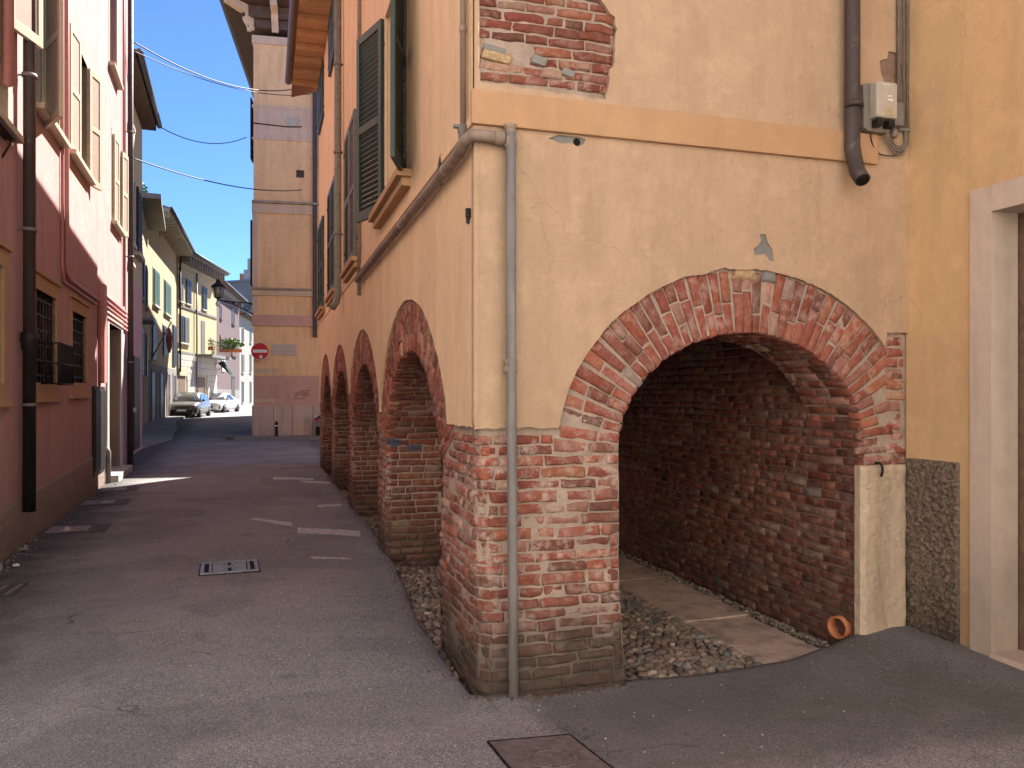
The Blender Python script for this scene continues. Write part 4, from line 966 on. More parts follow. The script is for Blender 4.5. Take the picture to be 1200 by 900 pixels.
def leaves(name, label, c, sx, sy, sz, n, size, cat='plant', pot=True, seed=1, parent=None):
    q = random.Random(seed); t = thing(name, label, cat, c) ; m = MB()
    for i in range(n):
        while True:
            v = Vector((q.uniform(-1, 1), q.uniform(-1, 1), q.uniform(-1, 1)))
            if v.length < 1 and nz(v.x*2+seed, v.y*2, v.z*2) > -.25: break
        p = Vector(c)+Vector((v.x*sx, v.y*sy, v.z*sz-.4*sz*abs(v.x)*0)); a = Vector((q.uniform(-1, 1), q.uniform(-1, 1), q.uniform(-.6, .6))).normalized()*size; b = a.cross(Vector((q.uniform(-1, 1), q.uniform(-1, 1), q.uniform(-1, 1)))).normalized()*size*.5
        m.add([p-a, p+b, p+a, p-b], [(0, 1, 2, 3)])
    m.build('foliage', 'leaf', t)
    m = MB(); m.box(Vector(c)+Vector((-sx*.8, -.12, -sz-.2)), (sx*1.6, 0, 0), (0, .24, 0), (0, 0, .25), (1, 1, 1), .02); m.build('planter', 'terracotta', t)
    return t
leaves('terrace_plant', 'bright green plant at the near end of the roof terrace', onD(167, 226, 36.5), .22, .4, .45, 130, .09, seed=3)
# cream house with green shutters
h, f, L = fhouse('cream_house', 'cream house with faded green shutters and pale raftered eaves', (-5.33, 41.3), (-5.28, 53.3), 10.2, 9, 'plaster_cream', .95, eave='stone_white')
m = MB()
for k in range(16): f.box(m, .4+k*.75, .52+k*.75, 10.02, 10.199, .0, .9)
each(m, 'rafter', 'stone_white', h)
for px0, px1, y0, y1 in ((179., 185.5, 317, 350), (192, 199, 328, 357)):
    a, z1 = hit(f, px0, y0); b, z1b = hit(f, px1, y0+4); fwin(h, f, max(.3, a), b, 5.95, 7.7, shut='green_far')
fwin(h, f, 5.2, 6.4, 3.6, 5.2, shut='black', sill=False); fwin(h, f, 9.6, 11.4, 3.2, 5.6, shut='black', sill=False); fwin(h, f, 1., 2.2, 3.2, 5.2, shut='black', sill=False)
for s0, s1 in ((1.0, 2.4), (4.2, 5.6), (7., 8.3), (10., 11.2)):
    m = MB(); m.slab([(s0-.15, .1), (s0, .1), (s0, 2.6), (s1, 2.6), (s1, .1), (s1+.15, .1), (s1+.15, 2.75), (s0-.15, 2.75)], [], f.fn(.05), .06); m.build('door_frame', 'stone_grey', h)
    m = MB(); f.box(m, s0, s1, .1, 2.6, .0, .02); m.build('door', 'wood_dark', h)
m = MB(); f.box(m, 0, L, .0, 3.0, 0, .012); m.build('ground_wash', 'stone_grey', h)
# awning pole with cloth
fl = thing('furled_flag', 'furled red and white flag on a slanted grey pole below the black shutters', 'flag', f.p(-1., 4.2, .3))
m = MB(); m.tube([f.p(.4, 3.0, .0), f.p(-.8, 4.9, 1.1)], .03, 8); m.build('pole', 'pipe_zinc', fl)
m = MB(); m.tube([f.p(-.75, 4.6, 1.0), f.p(-.72, 4.2, 1.0), f.p(-.70, 3.8, 1.0), f.p(-.66, 3.45, 1.0)], [.05, .15, .13, .04], 9); m.build('cloth', flat('flag_cloth', (.45, .16, .15), .9, .4, scale=4), fl)
# lemon house
p0 = (-5.22, 53.45); p1 = (-3.45, 62.0)
h, f, L = fhouse('lemon_house', 'lemon yellow house with a white rusticated ground floor and heavy bracketed eaves', p0, p1, 10.1, 9, 'plaster_lemon', .85, eave='stone_grey', ez=.2)
m = MB(); f.box(m, 0, L, 9.55, 10.099, 0, .12); f.box(m, 0, L, 9.2, 9.30, 0, .06); each(m, 'frieze', 'stone_white', h)
m = MB()
for k in range(14): f.box(m, .25+k*.6, .5+k*.6, 9.7, 10.098, .12, .7)
each(m, 'corbel', 'stone_grey', h)
for z in (6.95, 4.05): m = MB(); f.box(m, 0, L, z, z+.14, 0, .07); m.build('string_course', 'stone_grey', h)
sx = lambda px: hit(f, px, 400)[0]
for (a, b) in ((203.5, 207), (217.5, 223), (236.5, 241.5)): fwin(h, f, max(.15, sx(a)), max(sx(b), .9), 7.3, 8.85, shut='black' if a > 210 else 'green_pale')
fwin(h, f, .25, .95, 4.75, 6.4, shut='black'); fwin(h, f, sx(215.5), sx(220.5), 4.75, 6.4, shut='green_pale')
m = MB(); f.box(m, sx(235.5), sx(240), 4.2, 6.5, .0, .03); m.build('balcony_door', 'green_pale', h)
m = MB()
for k in range(9):
    z = .3+k*.42; s = 0
    while s < L-.2:
        w = random.uniform(.7, 1.1); e = min(L, s+w)
        if not (sx(208) < (s+e)/2 < sx(218) and z < 2.6) and not (sx(231) < (s+e)/2 < sx(241) and z < 2.6): f.box(m, s+.012, e-.012, z+.012, z+.408, 0, .05)
        s = e
f.box(m, .01, sx(207.5), .3, 4.0, -.02, .02); f.box(m, sx(218.5), sx(230.5), .3, 4.0, -.02, .02); m.build('rustication', 'stone_white', h)
m = MB(); f.box(m, sx(209), sx(217), .2, 2.65, .0, .02); m.build('door', 'wood_brown', h); m = MB(); f.box(m, sx(208.5), sx(218), 2.66, 3.1, .051, .12); m.build('door_lintel', 'stone_beige', h)
m = MB(); f.box(m, sx(232), sx(240), .2, 2.65, .0, .02); m.build('door', 'wood_brown', h)
m = MB(); f.box(m, sx(231), L+.2, 3.98, 4.18, 0.0, 1.0); bal = m.build('balcony', 'stone_grey', h)
m = MB(); a0, a1 = sx(231), L+.15
for k in range(18): s = a0+(a1-a0)*k/17; m.tube([f.p(s, 4.18, .95), f.p(s, 5.05, .95)], .012, 5)
f.box(m, a0, a1, 5.05, 5.09, .93, .97); m.build('railing', 'black_iron', bal)
leaves('balcony_plant', 'lush light green plants trailing over the balcony of the lemon house', f.p(L-.1, 5.15, 1.05), .95, .45, .42, 420, .12, seed=8)
leaves('balcony_plant', 'small dark flower pot at the near end of the lemon house balcony', f.p(a0+.3, 5.0, .8), .22, .2, .35, 60, .08, seed=9)
t = pipe('downpipe', 'dark downpipe down the middle of the lemon house front', 'drainpipe', [f.p(sx(228.5), 9.5, .12), f.p(sx(228.5), .3, .12)], .05, 'gutter_grey')
t = pipe('downpipe', 'dark downpipe at the seam between cream and lemon houses', 'drainpipe', [f.p(.05, 10., .13), f.p(.05, 2.9, .13)], .06, 'black_iron')
aw = thing('shop_awning', 'dark teal folded shop awning on a black bracket at the lemon house corner', 'awning', f.p(L-.4, 3.2, .3))
m = MB(); a0 = f.p(L-.5, 0, .2)
m.add([a0+up*3.75+f.d*x+f.n*y+up*z for x, y, z in ((0, 0, 0), (.9, 0, 0), (.9, 1.0, -.95), (0, 1.0, -.95), (0, .35, .12), (.9, .35, .12), (.9, 1.0, -1.15), (0, 1.0, -1.15))], [(0, 1, 5, 4), (4, 5, 2, 3), (3, 2, 6, 7), (0, 4, 3), (1, 2, 5)]); m.build('canopy', flat('awning_teal', (.02, .035, .04), .8), aw)
m = MB(); m.tube([a0+up*3.2, a0+up*3.6+f.n*.6, a0+up*2.9+f.n*1.05], .025, 6); m.tube([a0+up*4.0+f.n*.4, a0+up*3.7+f.n*.4], .03, 6); m.build('bracket', 'black_iron', aw)
cz = onD(207, 290, 57.); cz.z = 11.0
m = MB(); m.box(cz-Vector((.45, .45, .6)), (.9, 0, 0), (0, .9, 0), (0, 0, 1.6)); m.box(cz-Vector((.6, .6, -1.3)), (1.2, 0, 0), (0, 1.2, 0), (0, 0, .15)); m.add([cz+Vector(v) for v in ((-.65, -.65, 1.5), (.65, -.65, 1.5), (.65, .65, 1.5), (-.65, .65, 1.5), (0, 0, 1.95))], [(0, 1, 4), (1, 2, 4), (2, 3, 4), (3, 0, 4), (0, 3, 2, 1)])
m.box(cz-Vector((.40, .40, -1.0)), (.8, 0, 0), (0, .8, 0), (0, 0, .31)); m.build('chimney', 'terracotta', h)
# mauve house
q0 = onD(250, 470, 65); q1 = onD(280.3, 472, 80)
h, f, L = fhouse('mauve_house', 'dull mauve house beyond the lemon one with a plain cornice', (q0.x, q0.y), (q1.x, q1.y), 10.6, 9, 'plaster_mauve', .7)
m = MB(); f.box(m, 0, L, 10.2, 10.599, 0, .3); m.build('cornice', 'stone_grey', h)
sx = lambda px: hit(f, px, 400)[0]
for a, b, y0, y1 in ((257.5, 259.5, 358, 373), (271.5, 274.5, 361, 379)):
    _, z1 = hit(f, a, y0); _, z0 = hit(f, a, y1); fwin(h, f, sx(a), sx(b), z0, z1, frame='plaster_mauve', pane='black')
for a, b, y0, y1 in ((257.5, 260, 393, 407), (271, 276, 397, 416)):
    _, z1 = hit(f, a, y0); _, z0 = hit(f, a, y1); fwin(h, f, sx(a), sx(b), z0, z1, frame='plaster_mauve', shut='wood_brown')
m = MB(); f.box(m, sx(271), sx(275), .3, 3.2, 0, .03); m.build('door', 'wood_dark', h)
m = MB(); f.box(m, 0, L, .2, 1.9, 0, .02); m.build('ground_wash', 'stone_grey', h)
nt_ = thing('notice_board', 'white notice plate with a dark ring on the mauve house', 'sign', f.p(sx(261), 4.2, .1))
m = MB(); f.box(m, sx(259.5), sx(263), 3.45, 4.55, .04, .07); m.build('plate', 'white', nt_)
m = MB(); rc_ = f.p(sx(261.2), 4.15, .072); m.slab(circ((0, 0), .26, 20), [circ((0, 0), .13, 16)], lambda a, b, t: rc_+f.d*a*1.6+up*b+f.n*(.006-t), .006); m.build('ring_mark', 'grey_dark', nt_)
# white house
q0 = onD(280.6, 470, 82); q1 = onD(303, 472, 95)
h, f, L = fhouse('white_house', 'sunlit white house at the end of the street', (q0.x, q0.y), (q1.x, q1.y), 9.6, 9, 'plaster_white', .6)
sx = lambda px: hit(f, px, 420)[0]
for a, b in ((283, 285.5), (292.5, 294.5)):
    for y0, y1, sh in ((384, 401, None), (415, 436, 'green_pale'), (447, 472, None)):
        _, z1 = hit(f, a, y0); _, z0 = hit(f, a, y1); fwin(h, f, sx(a), sx(b), z0, z1, frame='stone_white', pane='black', shut=sh)
# great stone church wall behind
q0 = onD(236, 470, 125); q1 = onD(302, 470, 122)
d = Vector((q1.x-q0.x, q1.y-q0.y, 0)); f = Fac(q0, d, (d.y, -d.x)); L = d.length
h = thing('stone_church', 'large bare grey stone flank of a church rising above the far roofs', 'church', f.p(L/2, 0))
m = MB(); f.box(m, 0, L, -1, 18.6, -12, 0); m.build('wall', 'stone_grey', h); m = MB(); f.box(m, -.2, L+.2, 18.6, 18.9, -12, .25); m.build('coping', 'stone_grey', h)
sx = lambda px: hit(f, px, 420)[0]
m = MB(); f.box(m, sx(285), L, 18.9, 20.5, -4, -.1); f.box(m, sx(289), L, 20.5, 22.2, -3.9, -.2); f.box(m, sx(292), sx(297), 22.2, 23.2, -3.5, -.4); m.build('turret', 'stone_white', h)
m = MB(); f.box(m, sx(279), sx(281.5), 18.9, 20., -1.5, -.4); m.build('chimney', 'terracotta', h)
m = MB(); f.box(m, sx(282.5), sx(284), 18.9, 19.8, -1.5, -.4); m.build('chimney', 'terracotta', h)

# ================================================================== ground
XE = [(4.20, 1.16), (4.235, 1.05), (4.61, 1.04), (5.44, 1.02), (6.0, 1.04), (6.55, 1.075), (7.56, 1.13), (8.95, 1.155), (11.39, 1.14), (17.6, 1.13)]
def xe(y): return 1.16 if y < 4.2 else lerp_tab(XE, y)+(.02*nz(y*2.2)+.006*nz(y*9))*sm(4.3, 4.9, y)
YEt = [(1.16, 4.225), (1.45, 4.23), (2., 4.235), (2.6, 4.23), (3.2, 4.25), (3.55, 4.29), (3.7, 4.29), (4.03, 4.29)]
def ye(x): return lerp_tab(YEt, x)+.018*nz(x*2.7, 4)+.006*nz(x*10, 1)
mb = MB()
def sheet(rows, skirt_last=False):
    n = len(rows[0]); vs = [p for r in rows for p in r]
    mb.add(vs, [(j*n+i, j*n+i+1, (j+1)*n+i+1, (j+1)*n+i) for j in range(len(rows)-1) for i in range(n-1)], (1, 1, 1), True)
G3 = lambda x, y: Vector((x, y, gz(x, y)))
fr = lambda a, b, n: [a+(b-a)*i/n for i in range(n+1)]
# street beside the arcade: from the pink house to the worn asphalt edge
ys = [3.965, 4.05, 4.12, 4.17, 4.199, 4.205, 4.215, 4.225, 4.235]+fr(4.25, 9., 70)+fr(9., 17.6, 60)[1:]
rows = []
for y in ys:
    e = xe(y); r = [G3(x, y) for x in fr(-4., e, 50)]; p = r[-1]
    rows.append(r+[p+Vector((.012, 0, -.012)), p+Vector((.022, 0, -.05)), p+Vector((.02, 0, -.3))])
sheet(rows)
# lane foreground up to the worn edge below the front arch
xs = fr(-4., 1.16, 50)+[1.1601]+fr(1.16, 4.3, 90)[1:]
rows = []
for x in xs:
    e = 3.965 if x < 1.16005 else ye(x); r = [G3(x, y) for y in fr(-3., 2.2, 12)+fr(2.2, e, 44)[1:]]; p = r[-1]
    rows.append([q for q in r]+([p+Vector((0, .012, -.014)), p+Vector((0, .022, -.06)), p+Vector((0, .02, -.3))] if x > 1.16005 else [p, p, p]))
n_ = sum(1 for x in xs if x < 1.16005); sheet(rows[:n_][::-1]); sheet(rows[n_:][::-1])
# far street, and the outer land to the horizon
sheet([[G3(x, y) for x in fr(-9, 4, 26)] for y in fr(17.6, 100, 120)])
W = 900.
for (x0, x1, y0, y1) in ((-W, -9, 17.6, W), (4, W, 17.6, W), (-9, 4, 100, W), (-W, -4, -W, 17.6), (4.3, W, -W, 3.5), (-4, 4.3, -W, -3), (1.6, W, 3.5, 17.6)):
    zz = -.42 if y1 < 18 and x0 > 1.5 and y0 > 3 else -.02
    n = 12; sheet([[Vector((x0+(x1-x0)*i/n, y0+(y1-y0)*j/n, (zz+(.0065*max(0., min(70., y0+(y1-y0)*j/n-29.)) if y0 > 17 else 0)))) for i in range(n+1)] for j in range(n+1)])
struct(mb.build('street_asphalt', 'asphalt'))
# passage floor: earth, cobbles, slabs
def fz(x, y): return -.165+.035*sm(3.2, 3.66, x)+.05*sm(1.5, 1.0, x)*sm(4.9, 6., y)+.02*sm(6, 10, y)
mb = MB()
sk = [[Vector((x, y, fz(x, y)-.022+.006*nz(x*6, y*6))) for x in fr(.85, 3.75, 60)] for y in fr(3.9, 17.5, 160)]
sheet(sk); struct(mb.build('passage_floor', 'earth'))
bm = bmesh.new(); bmesh.ops.create_icosphere(bm, subdivisions=2, radius=1.); ICO = [v.co.copy() for v in bm.verts]; ICF = [tuple(v.index for v in f.verts) for f in bm.faces]; bm.free()
bm = bmesh.new(); bmesh.ops.create_icosphere(bm, subdivisions=1, radius=1.); ICO1 = [v.co.copy() for v in bm.verts]; ICF1 = [tuple(v.index for v in f.verts) for f in bm.faces]; bm.free()
PEB = [((.24, .185, .145), 5), ((.18, .14, .11), 4), ((.32, .24, .18), 3), ((.48, .37, .27), 1.2), ((.27, .18, .145), 3), ((.21, .20, .185), 2)]
mb = MB(); q = random.Random(11)
def pebble(x, y, s, lod):
    c = q.choices([p for p, w in PEB], [w for p, w in PEB])[0]; k = q.uniform(.75, 1.25); c = tuple(v*k for v in c)
    a = q.uniform(-.5, .5)+(math.pi/2 if q.random() < .25 else 0); ca, sa = math.cos(a), math.sin(a); ax, ay, az = s*q.uniform(.85, 1.3), s*q.uniform(.55, .9), s*q.uniform(.55, .78)
    tx, ty = q.uniform(-.25, .25), q.uniform(-.25, .25); z = fz(x, y)-.018+q.uniform(-.004, .004); sd = q.uniform(0, 50)
    vs = []
    for v in (ICO if lod else ICO1):
        r = 1+.22*nz(v.x*1.3+sd, v.y*1.3, v.z*1.3)
        px, py, pz = v.x*ax*r, v.y*ay*r, v.z*az*r
        pz += px*tx+py*ty
        vs.append((x+px*ca-py*sa, y+px*sa+py*ca, z+pz))
    mb.add(vs, ICF if lod else ICF1, c, True)
y = 4.18
while y < 16.5:
    st = .066 if y < 8 else .078
    x = .95+q.uniform(0, st)
    xm = 3.02 if y < 7 else 1.75
    while x < xm:
        if x > xe(y)+.005: pebble(x+q.uniform(-.012, .012), y+q.uniform(-.012, .012), st*.5*q.uniform(.75, 1.25), y < 6.6)
        x += st*q.uniform(.85, 1.15)
    y += st*.72
# grit and small stones along the wall
for i in range(700):
    yy = 4.35+abs(q.gauss(0, 2.4)); xx = 3.64-abs(q.gauss(0, .07)); pebble(xx, yy, q.uniform(.008, .024), 0)
struct(mb.build('cobblestones', 'pebble'))
mb = MB(); y = 4.27; k = 0
while y < 12:
    L = q.uniform(1.0, 1.35) if k else 1.08
    x0 = 3.01+q.uniform(-.015, .015); x1 = 3.53+q.uniform(-.02, .02)
    mb.box((x0, y, fz(3.2, y)-.12+q.uniform(-.006, .006)), (x1-x0, .0, .01), (q.uniform(-.01, .01), L-.014, 0), (0, 0, .13), (1, 1, 1), .012); y += L; k += 1
i0 = set(COL.objects); each(mb, 'stone_slab', 'stone_slab'); [struct(o_) for o_ in set(COL.objects)-i0]
# pavements far down the street
mb = MB()
L0 = [(-3.35, 24.2), (-3.0, 29.), (-3.55, 36.), (-4.3, 43.), (-4.45, 49.), (-4.2, 54.5), (-2.6, 63.)]; L1 = [(-3.46, 24.2), (-4.1, 29.), (-4.8, 36.), (-5.35, 43.), (-5.4, 49.), (-5.3, 54.5), (-3.4, 63.)]
vs = []; 
for (a, b), (c, e) in zip(L0, L1): vs += [(a, b, gz(a, b)-.1), (a, b, gz(a, b)+.11), (c, e, gz(c, e)+.12)]
mb.add(vs, [f_ for i in range(len(L0)-1) for f_ in ((i*3, i*3+3, i*3+4, i*3+1), (i*3+1, i*3+4, i*3+5, i*3+2))]); struct(mb.build('pavement', 'stone_grey'))
mb = MB(); a = [TF.p(-.85, 0, .35), TF.p(-.55, 0, .62), TF.p(8., 0, .62), TF.p(8., 0, -.02), TF.p(-.02, 0, -.02), TF.p(-.02, 0, -28), TF.p(-.6, 0, -28)]
top = [Vector((p.x, p.y, gz(p.x, p.y)+.10)) for p in a]; bo_ = [Vector((p.x, p.y, gz(p.x, p.y)-.1)) for p in a]
tri = tessellate_polygon([[Vector((p.x, p.y, 0)) for p in a]]); n = len(a)
mb.add(top+bo_, [tuple(t) if (Vector(top[t[1]])-top[t[0]]).cross(top[t[2]]-top[t[0]]).z > 0 else tuple(t[::-1]) for t in tri]+[(i, (i+1) % n, (i+1) % n+n, i+n) for i in range(n)]); struct(mb.build('pavement', 'stone_grey'))
# sun reflected from windows, painted on as pale strips; worn lines farther off
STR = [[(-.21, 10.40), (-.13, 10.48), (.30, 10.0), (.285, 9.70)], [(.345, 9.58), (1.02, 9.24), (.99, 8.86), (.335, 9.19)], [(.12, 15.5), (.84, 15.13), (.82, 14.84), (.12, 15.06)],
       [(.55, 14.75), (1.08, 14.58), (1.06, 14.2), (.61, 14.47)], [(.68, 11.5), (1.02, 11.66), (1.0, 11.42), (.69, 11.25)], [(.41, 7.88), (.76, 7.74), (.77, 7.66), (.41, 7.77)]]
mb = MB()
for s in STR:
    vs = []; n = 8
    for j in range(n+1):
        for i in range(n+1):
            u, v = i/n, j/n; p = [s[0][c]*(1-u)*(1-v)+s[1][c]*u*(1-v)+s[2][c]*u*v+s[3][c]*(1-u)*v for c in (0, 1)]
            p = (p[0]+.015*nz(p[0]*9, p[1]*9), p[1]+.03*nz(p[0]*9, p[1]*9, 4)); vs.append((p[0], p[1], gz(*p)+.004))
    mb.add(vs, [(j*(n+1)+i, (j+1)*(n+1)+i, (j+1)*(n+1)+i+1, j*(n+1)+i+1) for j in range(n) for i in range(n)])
for pts in ([(-4.95, 47.3), (-3.3, 47.3), (-3.3, 47.15), (-4.95, 47.15)], [(-3.4, 47.2), (-2.7, 53.4), (-2.58, 53.4), (-3.28, 47.2)], [(-2.9, 55.), (-1.2, 55.3), (-1.2, 55.6), (-2.9, 55.3)]):
    mb.add([(x, y, gz(x, y)+.012) for x, y in pts], [(0, 3, 2, 1)])
i0 = set(COL.objects); each(mb, 'sun_strip_and_road_marking', 'sunstrip_worn_paint'); [struct(o_) for o_ in set(COL.objects)-i0]

# ================================================================== covers, grates, litter in the ground
gr = thing('drain_grate', 'pale rectangular metal drain grate sunk in the middle of the asphalt lane', 'grate', (-.31, 7.54, gz(-.31, 7.54)))
gx0, gx1, gy0, gy1, gzz = -.55, -.07, 7.30, 7.78, gz(-.3, 7.5)+.006
rot = lambda x, y, z: (-.31+(x+.31)*math.cos(.05)-(y-7.54)*math.sin(.05), 7.54+(x+.31)*math.sin(.05)+(y-7.54)*math.cos(.05), z)
m = MB(); m.aabb(gx0-.012, gx1+.012, gy0-.02, gy1+.02, gzz-.03, gzz-.001); m.warp(rot); m.build('pit', 'gap', gr)
m = MB()
for a, b, c, d_ in ((gx0, gx1, gy0, gy0+.03), (gx0, gx1, gy1-.03, gy1), (gx0, gx0+.03, gy0+.03, gy1-.03), (gx1-.03, gx1, gy0+.03, gy1-.03), (gx0+.07, gx0+.09, gy0+.03, gy1-.03), (gx1-.09, gx1-.07, gy0+.03, gy1-.03)): m.aabb(a, b, c, d_, gzz, gzz+.012)
m.warp(rot); m.build('frame', 'grate', gr)
m = MB()
for k in range(6):
    yy = gy0+.05+k*.066; m.box((gx0+.10, yy, gzz), (.125, .012*(k-2.5)/2.5, 0), (0, .020, 0), (0, 0, .012)); m.box((gx1-.10, yy, gzz), (-.125, .012*(k-2.5)/2.5, 0), (0, .020, 0), (0, 0, .012))
m.lathe(((gx0+gx1)/2, 7.54, gzz), [(.04, 0), (.04, .012), (.02, .014)], n=12)
m.warp(rot); each(m, 'bar', 'grate', gr)
mc = thing('manhole_cover', 'square reddish iron manhole cover with a raised ring at the foot of the corner pier', 'manhole cover', (1.2, 3.3, -.05))
def cov(x, y, h): return (x, y, gz(x, y)+h)
CQ = [(.98, 3.575), (1.39, 3.59), (1.405, 3.02), (.99, 3.02)]
m = MB(); n = 10
gridskin(m, lambda u, v: Vector(cov(CQ[3][0]*(1-u)*(1-v)+CQ[2][0]*u*(1-v)+CQ[1][0]*u*v+CQ[0][0]*(1-u)*v, CQ[3][1]*(1-u)*(1-v)+CQ[2][1]*u*(1-v)+CQ[1][1]*u*v+CQ[0][1]*(1-u)*v, .006)), 0., 1., 0., 1., .1)
m.build('plate', 'cover_iron', mc)
m = MB()
for r0, r1, h in ((.118, .126, .010), (.085, .091, .010)):
    N = 40; vs = []
    for k in range(N):
        for r, hh in ((r0, .005), (r0, h), (r1, h), (r1, .005)):
            x, y = 1.20+r*math.cos(2*math.pi*k/N), 3.315+r*math.sin(2*math.pi*k/N); vs.append(cov(x, y, hh))
    m.add(vs, [(k*4+j, ((k+1) % N)*4+j, ((k+1) % N)*4+j+1, k*4+j+1) for k in range(N) for j in range(3)], (1, 1, 1), True)
for k in range(28):
    a = 2*math.pi*k/28; x, y = 1.20+.105*math.cos(a), 3.315+.105*math.sin(a); m.box(cov(x-.005, y-.005, .006), (.010, 0, 0), (0, .010, 0), (0, 0, .004))
m.build('raised_ring', 'cover_iron', mc)
m = MB()
for p, q_ in zip(CQ, CQ[1:]+CQ[:1]):
    for t0 in range(6):
        a = [p[c]+(q_[c]-p[c])*t0/6 for c in (0, 1)]; b = [p[c]+(q_[c]-p[c])*(t0+1)/6 for c in (0, 1)]; m.tube([cov(a[0], a[1], .002), cov(b[0], b[1], .002)], .007, 6)
m.build('rim_gap', 'gap', mc)
GC = [(9.98, .34, 'pale stone gully slab nearest the camera along the pink wall, litter lying on it'), (12.35, .32, 'pale stone gully slab in the middle of the three along the pink wall'), (14.0, .30, 'pale stone gully slab next to the black meter cabinet')]
for s, w, lb in GC:
    t = thing('gully_slab', lb, 'slab', (PF.p(s, 0, .3).x, PF.p(s, 0, .3).y, .0), 'gully slabs along the pink wall')
    m = MB(); b = PF.p(s, .006, .08); m.box(b, PF.d*.42, PF.n*w*.62, up*.010, (1, 1, 1), .004); m.build('slab', 'stone_grey', t)
    m = MB(); m.box(PF.p(s-.10, .0045, .05), PF.d*.62, PF.n*w*1.9, up*.004); m.build('asphalt_patch', M['tar'] if 'tar' in M else M.setdefault('tar', flat('tar', (.085, .077, .075), .8, .3)), t)
    m = MB(); m.box(PF.p(s+.02, .009, .08+w*.68), PF.d*.34, PF.n*w*.55, up*.008, (1, 1, 1), .003); m.build('iron_lid', 'grey_dark', t)
t = thing('gully_cover', 'dark worn gully cover in the asphalt at the left edge', 'cover', (-1.95, 7.2, 0))
m = MB(); m.aabb(-2.3, -1.85, 6.95, 7.4, .003, .010); m.build('lid', 'tar', t); m = MB()
for k in range(4): m.box((-2.22+.1*k, 7.0, .0105), (.03, 0, 0), (.02, .34, 0), (0, 0, .004))
each(m, 'rib', 'grey_dark', t)
def scrap(x, y, s, lb, mt='litter', h=.02, seed=0):
    m = MB(); q_ = random.Random(seed); n = 5
    vs = [(x+s*(i/n-.5)+s*.1*q_.uniform(-1, 1), y+s*.7*(j/n-.5)+s*.1*q_.uniform(-1, 1), gz(x, y)+.006+abs(q_.gauss(0, h))) for j in range(n+1) for i in range(n+1)]
    m.add(vs, [(j*(n+1)+i, j*(n+1)+i+1, (j+1)*(n+1)+i+1, (j+1)*(n+1)+i) for j in range(n) for i in range(n)])
    m.add([(a, b, c-.004) for a, b, c in vs], [(j*(n+1)+i, (j+1)*(n+1)+i, (j+1)*(n+1)+i+1, j*(n+1)+i+1) for j in range(n) for i in range(n)])
    tag(m.build('paper_scrap', mt, loc=(x, y, gz(x, y))), lb, 'litter')
p = PF.p(10.05, 0, .30); scrap(p.x, p.y, .13, 'crumpled pinkish paper scrap on the nearest gully slab', flat('scrap_pink', (.5, .36, .3), .8), .03, 1)
p = PF.p(8.98, 0, .08); scrap(p.x, p.y, .08, 'pale paper scrap against the pink wall below the thick downpipe', 'litter', .016, 2)
p = PF.p(8.15, 0, .20); scrap(p.x, p.y, .05, 'tiny white scrap of paper at the left edge of the lane', 'white', .01, 3)
p = PF.p(8.0, 0, .10); m = MB(); m.lathe((p.x, p.y, gz(p.x, p.y)), [(.025, 0), (.03, .02), (.033, .045), (.033, .06), (.022, .064)], n=14); tag(m.build('paper_cup', 'litter', loc=p), 'small pale crushed cup standing by the pink wall at the left edge', 'litter')
# specks of gravel and crumbs over the lane
mb = MB(); q = random.Random(4)
for i in range(420):
    x = q.uniform(-1.6, 3.9); y = q.uniform(2.9, 6.)
    if (x > .95 and y > 3.9) or (y > 3.9 and x > xe(y)-.1): 
        if not (x > 1.3 and y < 4.22): continue
    s = q.uniform(.002, .0055); c = q.choice([(.32, .29, .26), (.22, .2, .19), (.45, .42, .38)])
    mb.add([(x+v.x*s*1.3, y+v.y*s, gz(x, y)+.002+v.z*s*.7) for v in ICO1], ICF1, c)
for i in range(500):
    s_ = q.uniform(7., 15.); w = abs(q.gauss(0, .10)); p = PF.p(s_, 0, .02+w); s = q.uniform(.004, .014); c = q.choice([(.16, .13, .11), (.10, .085, .075), (.25, .2, .15)])
    mb.add([(p.x+v.x*s*1.3, p.y+v.y*s, gz(p.x, p.y)+.002+v.z*s*.7) for v in ICO1], ICF1, c)
for i in range(380):
    if q.random() < .5: x, y = q.uniform(1.0, 2.0), Y0-.085-abs(q.gauss(0, .03))+.0
    else: y = q.uniform(4.2, 16.5); x = xe(y)-.01-abs(q.gauss(0, .05)); 
    s = q.uniform(.003, .011); c = q.choice([(.14, .115, .10), (.10, .08, .07), (.20, .16, .13), (.15, .085, .065)])
    mb.add([(x+v.x*s*1.3, y+v.y*s, gz(x, y)+.002+v.z*s*.7) for v in ICO1], ICF1, c)
struct(mb.build('gravel', 'pebble'), 'loose grit scattered over the asphalt lane', 'gravel', 'stuff')

# ================================================================== pipes, boxes and cables on the corner house
YS = YF
g = pipe('gas_pipe', 'thick grey gas pipe sloping round the corner and down the brick pier', 'pipe', [(XF-.05, 9.72, 2.905), (XF-.05, 4.42, 2.905), (XF-.05, 4.27, 2.93), (XF-.03, 4.205, 2.945), (XF+.03, YS-.05, 2.95), (1.235, YS-.045, 2.945)], .034, 'pipe_paint', n=12)
m = MB(); m.tube([(1.282, YS-.055, 2.98), (1.283, YS-.060, 1.6), (1.286, YS-.072, .9), (1.290, YS-.082, -.2)], .028, 14); m.build('lower_pipe', 'pipe_zinc', g)
m = MB(); m.lathe((1.282, YS-.045, 2.90), [(.03, 0), (.037, .005), (.037, .055), (.03, .06), (.03, .10), (.036, .105), (.036, .125), (.02, .13)], n=14)
m.lathe((1.282, YS-.045, 1.66), [(.03, 0), (.040, .004), (.040, .03), (.034, .034), (.034, .05), (.039, .054), (.039, .075), (.03, .08)], n=14)
